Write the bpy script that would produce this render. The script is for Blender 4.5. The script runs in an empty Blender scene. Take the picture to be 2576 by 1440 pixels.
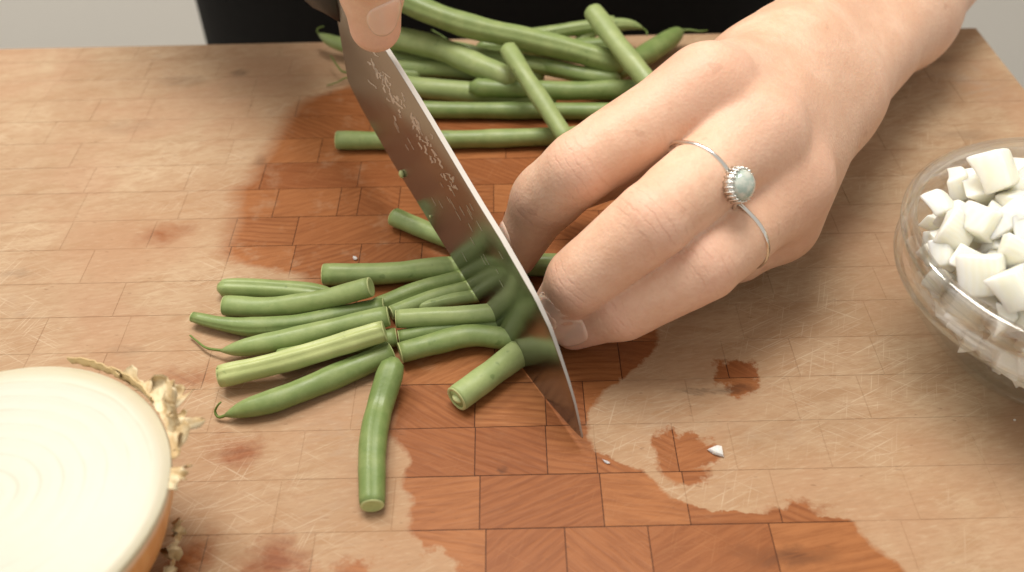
import bpy, bmesh, math, random
import numpy as np
from mathutils import Vector, Matrix

# ------------------------------------------------------------------ camera, world, lamps, exposure
SC = bpy.context.scene
COL = SC.collection
TH, PH, FPX, DIST = math.radians(42.5), math.radians(1.24), 2390.0, 0.31
FWD = np.array([0, math.cos(TH), -math.sin(TH)])
R0 = np.array([1.0, 0, 0]); U0 = np.array([0, math.sin(TH), math.cos(TH)])
RGT = math.cos(PH) * R0 - math.sin(PH) * U0
UPV = math.sin(PH) * R0 + math.cos(PH) * U0
CPOS = -DIST * FWD

cam_d = bpy.data.cameras.new('camera')
cam_d.sensor_width = 36.0
cam_d.lens = FPX / 2576 * 36.0
cam_d.clip_start = 0.01; cam_d.clip_end = 50
cam_d.dof.use_dof = True
cam_d.dof.focus_distance = 0.285
cam_d.dof.aperture_fstop = 11.0
cam = bpy.data.objects.new('camera', cam_d); COL.objects.link(cam)
m = Matrix.Identity(4)
for i in range(3):
    m[i][0] = RGT[i]; m[i][1] = UPV[i]; m[i][2] = -FWD[i]; m[i][3] = CPOS[i]
cam.matrix_world = m
SC.camera = cam

world = bpy.data.worlds.new('World'); SC.world = world
world.use_nodes = True
bg = world.node_tree.nodes['Background']
bg.inputs[0].default_value = (1.0, 0.955, 0.89, 1); bg.inputs[1].default_value = 0.60

def area(name, loc, target, size, power, col):
    l = bpy.data.lights.new(name, 'AREA'); l.shape = 'RECTANGLE'
    l.size, l.size_y = size; l.energy = power; l.color = col
    o = bpy.data.objects.new(name, l); COL.objects.link(o)
    o.location = loc
    o.rotation_euler = (Vector(target) - Vector(loc)).to_track_quat('-Z', 'Y').to_euler()
    return o
area('ceiling_light', (-0.04, 0.30, 1.25), (0.02, 0.0, 0), (0.62, 0.48), 14.6, (1.0, 0.955, 0.89))
area('window_light', (-1.25, -0.15, 1.0), (0, 0, 0), (0.9, 0.9), 2.6, (1.0, 0.96, 0.90))
area('wall_fill_light', (-0.7, 0.75, 1.3), (-0.5, 1.25, -0.5), (0.5, 0.3), 14.0, (1.0, 0.95, 0.88))  # added fill lamp, aimed at the wall behind the person to brighten its left

SC.view_settings.view_transform = 'Standard'
SC.view_settings.look = 'None'
SC.view_settings.exposure = 0.0
SC.view_settings.gamma = 1.0
SC.render.engine = 'CYCLES'
SC.cycles.use_denoising = True
SC.cycles.max_bounces = 14
SC.cycles.diffuse_bounces = 2
SC.cycles.glossy_bounces = 3
SC.cycles.transmission_bounces = 14
SC.cycles.transparent_max_bounces = 12
SC.cycles.sample_clamp_indirect = 6.0

# ------------------------------------------------------------------ helpers
def ray(x, y): return FWD + (x - 1288) / FPX * RGT + (720 - y) / FPX * UPV
def U(x, y, z=0.0):
    """world point at height z (metres) seen at photo position x, y (2576 wide)"""
    d = ray(x, y); return CPOS + (z - CPOS[2]) / d[2] * d
def depth(p): return float((np.asarray(p) - CPOS) @ FWD)
def nrm(v):
    v = np.asarray(v, float); return v / np.linalg.norm(v)

def tag(o, label=None, cat=None, group=None, kind=None):
    if label: o['label'] = label
    if cat: o['category'] = cat
    if group: o['group'] = group
    if kind: o['kind'] = kind
    return o
def empty(name, loc=(0, 0, 0)):
    o = bpy.data.objects.new(name, None); COL.objects.link(o); o.location = loc
    o.empty_display_size = 0.01
    return o
def mesh_obj(name, verts, faces, mat, parent=None, smooth=True, origin=None):
    verts = np.asarray(verts, float)
    if origin is not None: verts = verts - np.asarray(origin)
    me = bpy.data.meshes.new(name)
    me.from_pydata([tuple(v) for v in verts], [], [tuple(int(i) for i in f) for f in faces])
    me.update()
    if smooth: me.polygons.foreach_set('use_smooth', [True] * len(me.polygons))
    if mat is not None: me.materials.append(mat)
    o = bpy.data.objects.new(name, me); COL.objects.link(o)
    if origin is not None: o.location = tuple(float(c) for c in origin)
    if parent is not None:
        o.parent = parent
        o.location = o.location - parent.location if origin is not None else -parent.location
    return o
def bm_obj(name, bm, mat, parent=None, smooth=False, loc=None):
    bmesh.ops.recalc_face_normals(bm, faces=bm.faces[:])
    me = bpy.data.meshes.new(name); bm.to_mesh(me); bm.free()
    if smooth: me.polygons.foreach_set('use_smooth', [True] * len(me.polygons))
    me.materials.append(mat)
    o = bpy.data.objects.new(name, me); COL.objects.link(o)
    if loc is not None: o.location = loc
    if parent is not None: o.parent = parent
    return o
def box_bm(x0, x1, y0, y1, z0, z1, bev=0.0, seg=1):
    bm = bmesh.new(); bmesh.ops.create_cube(bm, size=1)
    for v in bm.verts:
        v.co = (x0 + (v.co.x + .5) * (x1 - x0), y0 + (v.co.y + .5) * (y1 - y0), z0 + (v.co.z + .5) * (z1 - z0))
    if bev: bmesh.ops.bevel(bm, geom=bm.edges[:], offset=bev, segments=seg, affect='EDGES', profile=0.5)
    return bm

# --- materials
class NT:
    def __init__(s, name):
        s.m = bpy.data.materials.new(name); s.m.use_nodes = True
        s.t = s.m.node_tree; s.b = s.t.nodes['Principled BSDF']
    def n(s, kind, **kw):
        nd = s.t.nodes.new(kind)
        for k, v in kw.items(): setattr(nd, k, v)
        return nd
    def l(s, a, b): s.t.links.new(a, b)
    def val(s, sock, v):
        if hasattr(v, 'is_linked') or hasattr(v, 'links'): s.l(v, sock)
        else: sock.default_value = v
    def math(s, op, a, b=None, c=None, clamp=False):
        nd = s.n('ShaderNodeMath', operation=op, use_clamp=clamp)
        for i, v in enumerate((a, b, c)):
            if v is not None: s.val(nd.inputs[i], v)
        return nd.outputs[0]
    def vmath(s, op, a, b=None, scale=None):
        nd = s.n('ShaderNodeVectorMath', operation=op)
        s.val(nd.inputs[0], a)
        if b is not None: s.val(nd.inputs[1], b)
        if scale is not None: s.val(nd.inputs['Scale'], scale)
        return nd.outputs[0]
    def mix(s, f, a, b, blend='MIX'):
        nd = s.n('ShaderNodeMix', data_type='RGBA', blend_type=blend)
        s.val(nd.inputs[0], f)
        for sock, v in ((nd.inputs[6], a), (nd.inputs[7], b)):
            if isinstance(v, (tuple, list)): sock.default_value = (*v[:3], 1)
            else: s.l(v, sock)
        return nd.outputs[2]
    def noise(s, vec, scale, detail=3, rough=0.55, dist=0.0):
        nd = s.n('ShaderNodeTexNoise')
        if vec is not None: s.l(vec, nd.inputs['Vector'])
        nd.inputs['Scale'].default_value = scale; nd.inputs['Detail'].default_value = detail
        nd.inputs['Roughness'].default_value = rough; nd.inputs['Distortion'].default_value = dist
        return nd.outputs['Fac']
    def smooth(s, v, lo, hi, a=0.0, b=1.0):
        nd = s.n('ShaderNodeMapRange', interpolation_type='SMOOTHSTEP')
        s.val(nd.inputs[0], v)
        for i, q in ((1, lo), (2, hi), (3, a), (4, b)): s.val(nd.inputs[i], q)
        return nd.outputs[0]
    def mapping(s, vec, scale=(1, 1, 1), rot=(0, 0, 0), loc=(0, 0, 0)):
        if any(rot):                                   # turn first, then stretch along the turned axes
            n0 = s.n('ShaderNodeMapping'); s.l(vec, n0.inputs[0]); n0.inputs['Rotation'].default_value = rot; vec = n0.outputs[0]
        nd = s.n('ShaderNodeMapping'); s.l(vec, nd.inputs[0])
        nd.inputs['Location'].default_value = loc; nd.inputs['Scale'].default_value = scale
        return nd.outputs[0]
    def coord(s, which='Object'): return s.n('ShaderNodeTexCoord').outputs[which]
    def pos(s): return s.n('ShaderNodeNewGeometry').outputs['Position']
    def rnd(s): return s.n('ShaderNodeObjectInfo').outputs['Random']
    def bump(s, h, strength, dist):
        nd = s.n('ShaderNodeBump'); s.l(h, nd.inputs['Height'])
        nd.inputs['Strength'].default_value = strength; nd.inputs['Distance'].default_value = dist
        s.l(nd.outputs[0], s.b.inputs['Normal']); return nd
    def set(s, **kw):
        for k, v in kw.items():
            sock = s.b.inputs[k.replace('_', ' ')]
            if isinstance(v, tuple) and len(v) == 3 and sock.type == 'RGBA': v = (*v, 1)
            s.val(sock, v)
        return s

def plain(name, col, rough=0.6, spec=0.4, var=0.08, scale=40):
    t = NT(name); n = t.noise(t.pos(), scale, 3)
    c = t.mix(n, tuple(x * (1 - var) for x in col), tuple(min(1, x * (1 + var)) for x in col))
    t.l(c, t.b.inputs['Base Color']); t.set(Roughness=rough); t.b.inputs['Specular IOR Level'].default_value = spec
    return t.m

# wet / dry maple, walnut-toned where the water has soaked in -------------------------------------
WY0, WY1, WX0, WX1 = -0.16, 0.18, -0.26, 0.26
def curve_node(t, src, pts):
    nd = t.n('ShaderNodeFloatCurve'); t.l(src, nd.inputs['Value'])
    c = nd.mapping.curves[0]
    P = sorted(((p[1] - WY0) / (WY1 - WY0), (p[0] - WX0) / (WX1 - WX0)) for p in pts)
    P = [P[0]] + [q for a, q in zip(P, P[1:]) if q[0] - a[0] > 1e-3]
    c.points[0].location = (0.0, P[0][1]); c.points[-1].location = (1.0, P[-1][1])
    for q in P: c.points.new(*q)
    for q in c.points: q.handle_type = 'VECTOR'
    nd.mapping.update()
    return nd.outputs[0]
LEFT = [(930,205),(780,245),(745,270),(722,300),(700,335),(668,390),(640,430),(628,455),(594,470),(590,500),(588,560),(570,610),(552,640),(600,665),(745,690),(790,720),(860,760),
        (930,820),(985,900),(985,960),(978,1010),(990,1060),(985,1090),(1012,1130),(1028,1170),(1018,1215),(1035,1265),(1022,1300),(1026,1340),(1030,1370),(1060,1395),(1098,1440),(1160,1520)]
RIGHT = [(1700,205),(1760,260),(1780,300),(1760,400),(1740,500),(1720,600),(1700,700),(1660,800),(1650,850),(1640,890),(1600,920),(1560,950),(1530,975),(1500,1000),(1486,1040),(1478,1080),(1484,1110),(1500,1135),
         (1560,1158),(1610,1175),(1632,1200),(1655,1225),(1685,1250),(1740,1268),(1800,1280),(1860,1286),(2080,1292),(2145,1308),(2165,1335),(2200,1365),(2215,1385),(2260,1420),(2290,1460),(2330,1520)]
# (cx, cy, rx, ry, sign) in photo units: + wet spot, - dried spot
SPOTS = [(1725,1130,72,48,1),(1712,1190,62,26,1),(1690,1180,50,26,1),(1842,935,46,40,1),(1862,980,34,22,1),(2000,1290,75,24,1),(1985,1275,60,16,1),
         (412,592,42,20,1),(492,945,36,14,1),(600,1130,46,38,1),(700,1415,78,62,1),(462,1425,46,52,1),(900,1420,60,26,1),
         (1000,1405,50,40,-1),(820,1390,32,52,-1),(1540,1010,30,20,-1),(1090,1440,60,40,-1),(1560,905,50,40,1)]
def wood(name, block=True):
    t = NT(name); p = t.pos(); r = t.rnd()
    sx = t.n('ShaderNodeSeparateXYZ')
    wob = t.n('ShaderNodeTexNoise'); t.l(p, wob.inputs['Vector']); wob.inputs['Scale'].default_value = 95; wob.inputs['Detail'].default_value = 4; wob.inputs['Roughness'].default_value = 0.7
    off = t.vmath('SCALE', t.vmath('SUBTRACT', wob.outputs['Color'], (.5, .5, .5)), scale=0.0075)
    po = t.vmath('ADD', p, off)
    t.l(po, sx.inputs[0]); x, y = sx.outputs[0], sx.outputs[1]
    yn = t.math('DIVIDE', t.math('SUBTRACT', y, WY0), WY1 - WY0, clamp=True)
    xl = t.math('MULTIPLY_ADD', curve_node(t, yn, [U(a, b)[:2] for a, b in LEFT]), WX1 - WX0, WX0)
    xr = t.math('MULTIPLY_ADD', curve_node(t, yn, [U(a, b)[:2] for a, b in RIGHT]), WX1 - WX0, WX0)
    dl = t.math('SUBTRACT', x, xl); dr = t.math('SUBTRACT', xr, x)
    far = t.math('SUBTRACT', float(U(1300, 205)[1]), y)
    d = t.math('MINIMUM', t.math('MINIMUM', dl, dr), far)
    wb2 = t.n('ShaderNodeTexNoise'); t.l(p, wb2.inputs['Vector']); wb2.inputs['Scale'].default_value = 60; wb2.inputs['Detail'].default_value = 5; wb2.inputs['Roughness'].default_value = 0.7
    ps = t.vmath('ADD', p, t.vmath('SCALE', t.vmath('SUBTRACT', wb2.outputs['Color'], (.5, .5, .5)), scale=0.024))
    for cx, cy, rx, ry, sg in SPOTS:
        c = U(cx, cy); ax = abs(U(cx + rx, cy)[0] - c[0]); ay = abs(U(cx, cy + ry)[1] - c[1])
        q = t.vmath('DIVIDE', t.vmath('SUBTRACT', ps, (c[0], c[1], 0)), (ax, ay, 1000))
        ln = t.n('ShaderNodeVectorMath', operation='LENGTH'); t.l(q, ln.inputs[0])
        e = t.math('MULTIPLY', t.math('SUBTRACT', 1.0, ln.outputs[1]), min(ax, ay))
        d = t.math('MAXIMUM', d, e) if sg > 0 else t.math('MINIMUM', d, t.math('MULTIPLY', e, -1.0))
    px = t.n('ShaderNodeSeparateXYZ'); t.l(p, px.inputs[0])
    soft = t.math('MAXIMUM', t.math('MULTIPLY', t.smooth(px.outputs[0], 0.010, -0.060), t.smooth(px.outputs[1], -0.075, -0.03)), t.math('MULTIPLY', t.smooth(px.outputs[0], -0.036, -0.060), 0.7))
    wid = t.math('MULTIPLY_ADD', soft, 0.0038, 0.0008)
    wet = t.math('DIVIDE', t.math('ADD', d, wid), t.math('MULTIPLY', wid, 2.0), clamp=True)
    wet = t.math('MULTIPLY', wet, t.math('SUBTRACT', 1.0, t.math('MULTIPLY', t.smooth(wob.outputs['Fac'], 0.52, 0.72), t.math('MULTIPLY_ADD', soft, 0.28, 0.06))))
    damp = t.smooth(d, -0.045, 0.004)
    # grain, its own direction in every block
    oc = t.coord('Object') if block else p
    rot = t.n('ShaderNodeVectorRotate', rotation_type='Z_AXIS'); t.l(oc, rot.inputs['Vector'])
    t.l(t.math('MULTIPLY_ADD', t.math('FRACT', t.math('MULTIPLY', r, 7.31)), 1.5, -0.75), rot.inputs['Angle'])
    g0 = t.vmath('ADD', rot.outputs[0], t.vmath('SCALE', (1.3, 2.1, .7), scale=r))
    grain = t.noise(t.mapping(g0, (80, 760, 60)), 1.0, 4, 0.65, 0.5)
    w = t.n('ShaderNodeTexWave', wave_type='BANDS', bands_direction='Y'); t.l(g0, w.inputs['Vector'])
    w.inputs['Scale'].default_value = 130; w.inputs['Distortion'].default_value = 5; w.inputs['Detail'].default_value = 2; w.inputs['Detail Scale'].default_value = 0.35
    ring = t.math('MULTIPLY', t.math('POWER', w.outputs['Fac'], 2.2), t.smooth(t.math('FRACT', t.math('MULTIPLY', r, 3.7)), 0.15, 0.8))
    gsum = grain
    # wet colour
    r2 = t.math('FRACT', t.math('MULTIPLY', r, 13.7))
    wc = t.mix(r2, (0.262, 0.088, 0.030), (0.355, 0.138, 0.048))
    wc = t.mix(t.smooth(gsum, 0.32, 0.64), t.mix(0.42, wc, (0.15, 0.040, 0.010)), wc)
    wc = t.mix(t.math('MULTIPLY', ring, 0.40), wc, (0.16, 0.046, 0.013))
    # dry colour: bleached, blotched and rubbed over the joints
    bn = t.n('ShaderNodeTexNoise'); t.l(p, bn.inputs['Vector']); bn.inputs['Scale'].default_value = 21; bn.inputs['Detail'].default_value = 5; bn.inputs['Roughness'].default_value = 0.62
    bs = t.n('ShaderNodeSeparateXYZ'); t.l(bn.outputs['Color'], bs.inputs[0])
    dc = t.mix(r2, (0.385, 0.240, 0.130), (0.490, 0.340, 0.206))
    dc = t.mix(t.smooth(bs.outputs[0], 0.36, 0.66), t.mix(0.6, dc, (0.360, 0.214, 0.118)), t.mix(0.55, dc, (0.505, 0.372, 0.236)))
    smear = t.noise(t.mapping(p, (60, 230, 1), (0, 0, -0.20)), 1.0, 5, 0.72, 0.8)
    dc = t.mix(t.math('MULTIPLY', t.smooth(smear, 0.54, 0.36), 0.60), dc, (0.320, 0.172, 0.078))
    dc = t.mix(t.math('MULTIPLY', t.smooth(gsum, 0.50, 0.32), 0.12), dc, (0.30, 0.16, 0.08))
    dc = t.mix(t.math('MULTIPLY', t.smooth(bs.outputs[1], 0.48, 0.66), 0.5), dc, (0.415, 0.225, 0.130))
    dc = t.mix(t.math('MULTIPLY', t.smooth(bs.outputs[2], 0.56, 0.70), t.math('MULTIPLY', t.smooth(smear, .4, .6), 0.5)), dc, (0.330, 0.248, 0.186))
    dc = t.mix(t.math('MULTIPLY', damp, 0.34), dc, (0.40, 0.19, 0.08))
    fl = t.noise(t.mapping(p, (230, 1000, 1), (0, 0, -0.16)), 1.0, 2, 0.6)
    dc = t.mix(t.math('MULTIPLY', t.smooth(fl, 0.50, 0.36), 0.45), dc, (0.345, 0.190, 0.100))
    dc = t.mix(t.math('MULTIPLY', t.smooth(fl, 0.56, 0.72), 0.30), dc, (0.56, 0.42, 0.28))
    # knife scratches: pale thin lines in several directions
    scr = None
    for ang, sc_, th, lo in ((-0.50, (42, 2300, 1), 0.625, (0, 0, 0)), (0.55, (48, 2100, 1), 0.645, (4, 1, 0)), (-1.25, (60, 1900, 1), 0.655, (7, 3, 0)), (-0.15, (50, 2200, 1), 0.650, (2, 8, 0)), (-0.66, (15, 800, 1), 0.690, (1, 9, 0))):
        v = t.smooth(t.noise(t.mapping(p, sc_, (0, 0, ang), lo), 1.0, 1, 0.5), th, th + 0.07)
        scr = v if scr is None else t.math('MAXIMUM', scr, v)
    scr = t.math('MULTIPLY', scr, t.smooth(bs.outputs[1], 0.62, 0.40))
    dc = t.mix(t.math('MULTIPLY', scr, 0.50), dc, (0.630, 0.495, 0.350))
    wc = t.mix(t.math('MULTIPLY', scr, 0.14), wc, (0.52, 0.27, 0.12))
    pit = t.smooth(t.noise(t.mapping(p, (260, 800, 1), (0, 0, 0.1)), 1.0, 1), 0.72, 0.78)
    # knots / dark mineral streaks
    for cx, cy, rx, ry, k in ((1850,980,60,14,.8),(1755,985,70,10,.7),(600,185,28,10,.75),(2330,150,90,20,.5),(2430,340,80,16,.35),(455,205,70,16,.4),(320,320,90,20,.25),(1990,1405,130,26,.6),(1990,1385,40,20,.6),(1265,1182,16,9,.7),(40,690,60,10,.3),(1880,1385,90,14,.3),(655,405,22,16,.5),(320,880,50,20,.25)):
        c = U(cx, cy); ax = abs(U(cx + rx, cy)[0] - c[0]); ay = abs(U(cx, cy + ry)[1] - c[1])
        ln = t.n('ShaderNodeVectorMath', operation='LENGTH')
        t.l(t.vmath('DIVIDE', t.vmath('SUBTRACT', po, (c[0], c[1], 0)), (ax, ay, 1000)), ln.inputs[0])
        f = t.math('MULTIPLY', t.smooth(ln.outputs[1], 1.25, 0.25), t.math('MULTIPLY', t.smooth(gsum, 0.25, 0.6), k))
        dc = t.mix(f, dc, (0.10, 0.055, 0.03)); wc = t.mix(f, wc, (0.08, 0.028, 0.012))
    dc = t.mix(0.20, dc, (0.405, 0.298, 0.195))
    if not block:
        dc = t.mix(t.math('MULTIPLY', t.smooth(bs.outputs[0], 0.60, 0.40), 0.45), dc, (0.28, 0.155, 0.08)); wc = (0.045, 0.014, 0.006)
    col = t.mix(wet, dc, wc)
    col = t.mix(t.math('MULTIPLY', pit, 0.35), col, (0.12, 0.05, 0.02))
    t.l(col, t.b.inputs['Base Color'])
    t.l(t.math('MULTIPLY_ADD', wet, -0.22, 0.60), t.b.inputs['Roughness'])
    t.b.inputs['Specular IOR Level'].default_value = 0.14
    t.bump(gsum, 0.22, 0.0004)
    return t.m

M = {}
M['wood'] = wood('board_wood'); M['joint'] = wood('board_glue_joint', False)

def bean_mat(name, dark, light):
    t = NT(name); oc = t.coord('Object'); r = t.rnd()
    v = t.vmath('ADD', oc, t.vmath('SCALE', (3.1, 1.7, 2.3), scale=r))
    c = t.mix(t.smooth(t.math('FRACT', t.math('MULTIPLY', r, 5.3)), 0, 1), dark, light)
    n = t.noise(v, 150, 4, 0.6)
    c = t.mix(t.smooth(n, 0.35, 0.7), t.mix(0.20, c, (0.13, 0.20, 0.04)), t.mix(0.18, c, (0.46, 0.50, 0.20)))
    sp = t.smooth(t.noise(t.mapping(v, (1, 1, 1), (0, 0, 0), (5, 5, 5)), 240, 2), 0.67, 0.75)
    c = t.mix(t.math('MULTIPLY', sp, 0.45), c, (0.08, 0.13, 0.03))
    t.l(c, t.b.inputs['Base Color'])
    t.l(t.smooth(t.noise(v, 90, 2), 0.3, 0.7, 0.36, 0.52), t.b.inputs['Roughness'])
    t.b.inputs['Specular IOR Level'].default_value = 0.42
    t.bump(t.noise(v, 700, 3), 0.25, 0.0003)
    return t.m
M['bean'] = bean_mat('bean_skin', (0.246, 0.320, 0.114), (0.308, 0.378, 0.150))
M['bean_dark'] = bean_mat('bean_skin_deep_green', (0.158, 0.226, 0.068), (0.204, 0.272, 0.088))
M['bean_pale'] = bean_mat('bean_skin_pale_green', (0.455, 0.505, 0.205), (0.470, 0.520, 0.215))
M['stem'] = plain('bean_stem', (0.13, 0.19, 0.035), 0.5, 0.4, 0.2, 300)
M['bean_cut'] = plain('bean_cut_flesh', (0.50, 0.54, 0.24), 0.35, 0.5, 0.12, 600)
M['bean_pith'] = plain('bean_pith', (0.43, 0.50, 0.20), 0.4, 0.5, 0.18, 900)
M['bean_seed'] = plain('bean_seed', (0.58, 0.64, 0.30), 0.3, 0.5, 0.08, 500)

def skin_mat():
    t = NT('skin'); p = t.coord('Object')
    at = lambda n_: t.n('ShaderNodeAttribute', attribute_name=n_).outputs['Fac']
    a = at('flush')
    nz = t.n('ShaderNodeTexNoise'); t.l(p, nz.inputs['Vector']); nz.inputs['Scale'].default_value = 60; nz.inputs['Detail'].default_value = 5; nz.inputs['Roughness'].default_value = 0.65
    c = t.mix(t.smooth(nz.outputs['Fac'], 0.32, 0.68), (0.740, 0.448, 0.296), (0.815, 0.535, 0.376))
    c = t.mix(t.math('MULTIPLY', t.smooth(t.noise(p, 420, 3, 0.7), 0.42, 0.66), 0.30), c, (0.70, 0.395, 0.270))
    c = t.mix(a, c, (0.735, 0.395, 0.300))
    fr = t.smooth(t.noise(t.mapping(p, (1, 1, 1), (0, 0, 0), (2, 7, 4)), 150, 1), 0.73, 0.77)
    c = t.mix(t.math('MULTIPLY', fr, 0.25), c, (0.46, 0.23, 0.14))
    # creases across the finger joints
    ph = t.math('ADD', t.math('MULTIPLY', at('joint_t'), 2.5), t.math('MULTIPLY', t.noise(p, 160, 4, 0.65), 9.0))
    cr = t.math('MULTIPLY', t.math('MULTIPLY', t.smooth(t.math('SINE', ph), 0.45, 1.0), at('joint_w')), t.smooth(t.noise(t.mapping(p, (1, 1, 1), (0, 0, 0), (5, 1, 2)), 210, 2), 0.34, 0.60))
    c = t.mix(t.math('MULTIPLY', cr, 0.26), c, (0.56, 0.275, 0.18))
    t.l(c, t.b.inputs['Base Color'])
    t.l(t.smooth(nz.outputs['Fac'], .3, .7, .44, .58), t.b.inputs['Roughness']); t.b.inputs['Specular IOR Level'].default_value = 0.38
    t.b.inputs['Subsurface Weight'].default_value = 0.15
    t.b.inputs['Subsurface Radius'].default_value = (1.0, 0.38, 0.22); t.b.inputs['Subsurface Scale'].default_value = 0.0028
    vo = t.n('ShaderNodeTexVoronoi'); t.l(p, vo.inputs['Vector']); vo.inputs['Scale'].default_value = 1000
    h = t.math('ADD', t.math('MULTIPLY', vo.outputs['Distance'], 0.55), t.noise(p, 480, 4, 0.65))
    t.bump(t.math('SUBTRACT', h, t.math('MULTIPLY', cr, 0.9)), 0.30, 0.00042)
    return t.m
M['skin'] = skin_mat()
t = NT('fingernail'); t.set(Base_Color=(0.78, 0.50, 0.40), Roughness=0.22)
t.b.inputs['Subsurface Weight'].default_value = 0.2; t.b.inputs['Subsurface Scale'].default_value = 0.002
t.b.inputs['Specular IOR Level'].default_value = 0.5
n = t.noise(t.coord('Object'), 200, 2); t.l(t.mix(n, (0.83, 0.54, 0.41), (0.88, 0.63, 0.50)), t.b.inputs['Base Color']); M['nail'] = t.m

def metal(name, col, rough, streak=None):
    t = NT(name); t.set(Metallic=1.0, Roughness=rough); p = t.coord('Object')
    n = t.noise(p, 300, 3)
    t.l(t.mix(n, tuple(c * .92 for c in col), col), t.b.inputs['Base Color'])
    if streak:
        s = t.noise(t.mapping(p, streak[0], streak[1]), 1.0, 3)
        t.l(t.math('MULTIPLY_ADD', s, 0.16, rough - 0.08), t.b.inputs['Roughness'])
        t.bump(s, 0.05, 0.0002)
    return t.m
M['silver'] = metal('silver', (0.86, 0.83, 0.77), 0.18)
M['glassy'] = None
t = NT('clear_glass'); t.set(Base_Color=(0.98, 0.995, 0.99), Roughness=0.0, IOR=1.48)
t.b.inputs['Transmission Weight'].default_value = 1.0
tr = t.n('ShaderNodeBsdfTransparent'); tr.inputs[0].default_value = (0.985, 0.995, 0.99, 1)
gl = t.n('ShaderNodeBsdfGlossy'); gl.inputs['Roughness'].default_value = 0.06
lw = t.n('ShaderNodeLayerWeight'); lw.inputs[0].default_value = 0.5
fr = t.n('ShaderNodeMath', operation='MULTIPLY_ADD'); fr.inputs[1].default_value = 0.10; fr.inputs[2].default_value = 0.045; t.l(t.math('POWER', lw.outputs['Facing'], 5.0), fr.inputs[0])
m1 = t.n('ShaderNodeMixShader'); t.l(fr.outputs[0], m1.inputs[0]); t.l(tr.outputs[0], m1.inputs[1]); t.l(gl.outputs[0], m1.inputs[2])
m2 = t.n('ShaderNodeMixShader'); m2.inputs[0].default_value = 0.22; t.l(m1.outputs[0], m2.inputs[1]); t.l(t.b.outputs[0], m2.inputs[2])
zr = t.n('ShaderNodeSeparateXYZ'); t.l(t.coord('Object'), zr.inputs[0]); thick = t.smooth(zr.outputs[2], 0.0285, 0.0305)   # the moulded rim is thick glass
t.l(t.math('MULTIPLY_ADD', thick, 0.16, 0.06), m2.inputs[0])
t.l(t.math('MULTIPLY_ADD', thick, 0.14, 0.035), fr.inputs[2])
t.l(m2.outputs[0], t.t.nodes['Material Output'].inputs['Surface'])
M['glass'] = t.m
t = NT('opal'); c = t.mix(t.smooth(t.noise(t.coord('Object'), 500, 3), .35, .65), (0.40, 0.50, 0.43), (0.62, 0.64, 0.56))
t.l(c, t.b.inputs['Base Color']); t.set(Roughness=0.08); t.b.inputs['Coat Weight'].default_value = 0.6; M['opal'] = t.m
t = NT('onion_dice'); p = t.coord('Object')
w = t.n('ShaderNodeTexWave', wave_type='BANDS', bands_direction='X'); t.l(p, w.inputs['Vector']); w.inputs['Scale'].default_value = 300; w.inputs['Distortion'].default_value = 3
c = t.mix(t.math('MULTIPLY', w.outputs['Fac'], 0.5), (0.97, 0.925, 0.78), (0.94, 0.875, 0.68))
t.l(c, t.b.inputs['Base Color']); t.set(Roughness=0.32)
t.b.inputs['Subsurface Weight'].default_value = 0.8; t.b.inputs['Subsurface Radius'].default_value = (1, .9, .7); t.b.inputs['Subsurface Scale'].default_value = 0.006
t.bump(t.noise(p, 500, 3), 0.15, 0.0004); M['dice'] = t.m

# ------------------------------------------------------------------ the setting: wall, floor, counter
M['wall'] = plain('wall_paint', (0.74, 0.705, 0.64), 0.8, 0.2, 0.03, 3)
M['floor'] = plain('floor_vinyl', (0.45, 0.43, 0.40), 0.6, 0.3, 0.08, 8)
M['counter'] = plain('counter_laminate', (0.62, 0.60, 0.56), 0.4, 0.4, 0.05, 30)
tag(bm_obj('wall', box_bm(-2.5, 2.5, 1.25, 1.35, -0.95, 1.6), M['wall']), kind='structure')
tag(bm_obj('floor', box_bm(-2.5, 2.5, -1.2, 1.24, -1.0, -0.95), M['floor']), kind='structure')
BX0, BX1, BY0, BY1, BT = -0.262, 0.2142, -0.175, 0.1675, 0.040
ct = empty('kitchen_counter', (0, 0, -0.95))
tag(ct, 'pale kitchen counter under the wooden cutting board', 'counter')
for nm, b in (('cabinet_body', box_bm(-0.27, 0.225, -0.45, 0.18, 0.0, 0.865, 0.004)), ('counter_top', box_bm(-0.285, 0.240, -0.47, 0.200, 0.866, 0.9095, 0.003, 2))):
    bm_obj(nm, b, M['counter'], ct)

# ------------------------------------------------------------------ cutting board of separate blocks
random.seed(11)
board = empty('cutting_board', (0, 0, -BT))
tag(board, 'worn wooden butcher block cutting board, wet and reddish under the beans', 'cutting board')
bm_obj('board_core', box_bm(BX0 + .0006, BX1 - .0006, BY0 + .0006, BY1 - .0006, 0.0003, BT - 0.00010), M['joint'], board)
rows = [BY1, 0.1545, 0.1380, 0.1215, 0.1050, 0.0890, 0.0724, 0.0558, 0.0390, 0.0232, 0.0058, -0.0103, -0.0262, -0.0420, -0.0584, -0.0750, -0.0916, -0.1085, -0.1255, -0.143, -0.159, BY0]
known = {6: [665, 905, 1080], 7: [697, 855, 905, 1005], 8: [592, 747, 1010], 9: [575, 738, 905, 1060], 13: [890, 1195, 1372, 1470, 1735], 14: [760, 1195, 1375, 1498, 1700, 1845], 15: [700, 1207, 1515, 1728, 1955], 16: [510, 785, 1222, 1425, 1640, 1955, 2300], 10: [310, 640, 1100], 12: [525, 900, 1560]}
gap = 0.00011
blocks = 0
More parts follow.
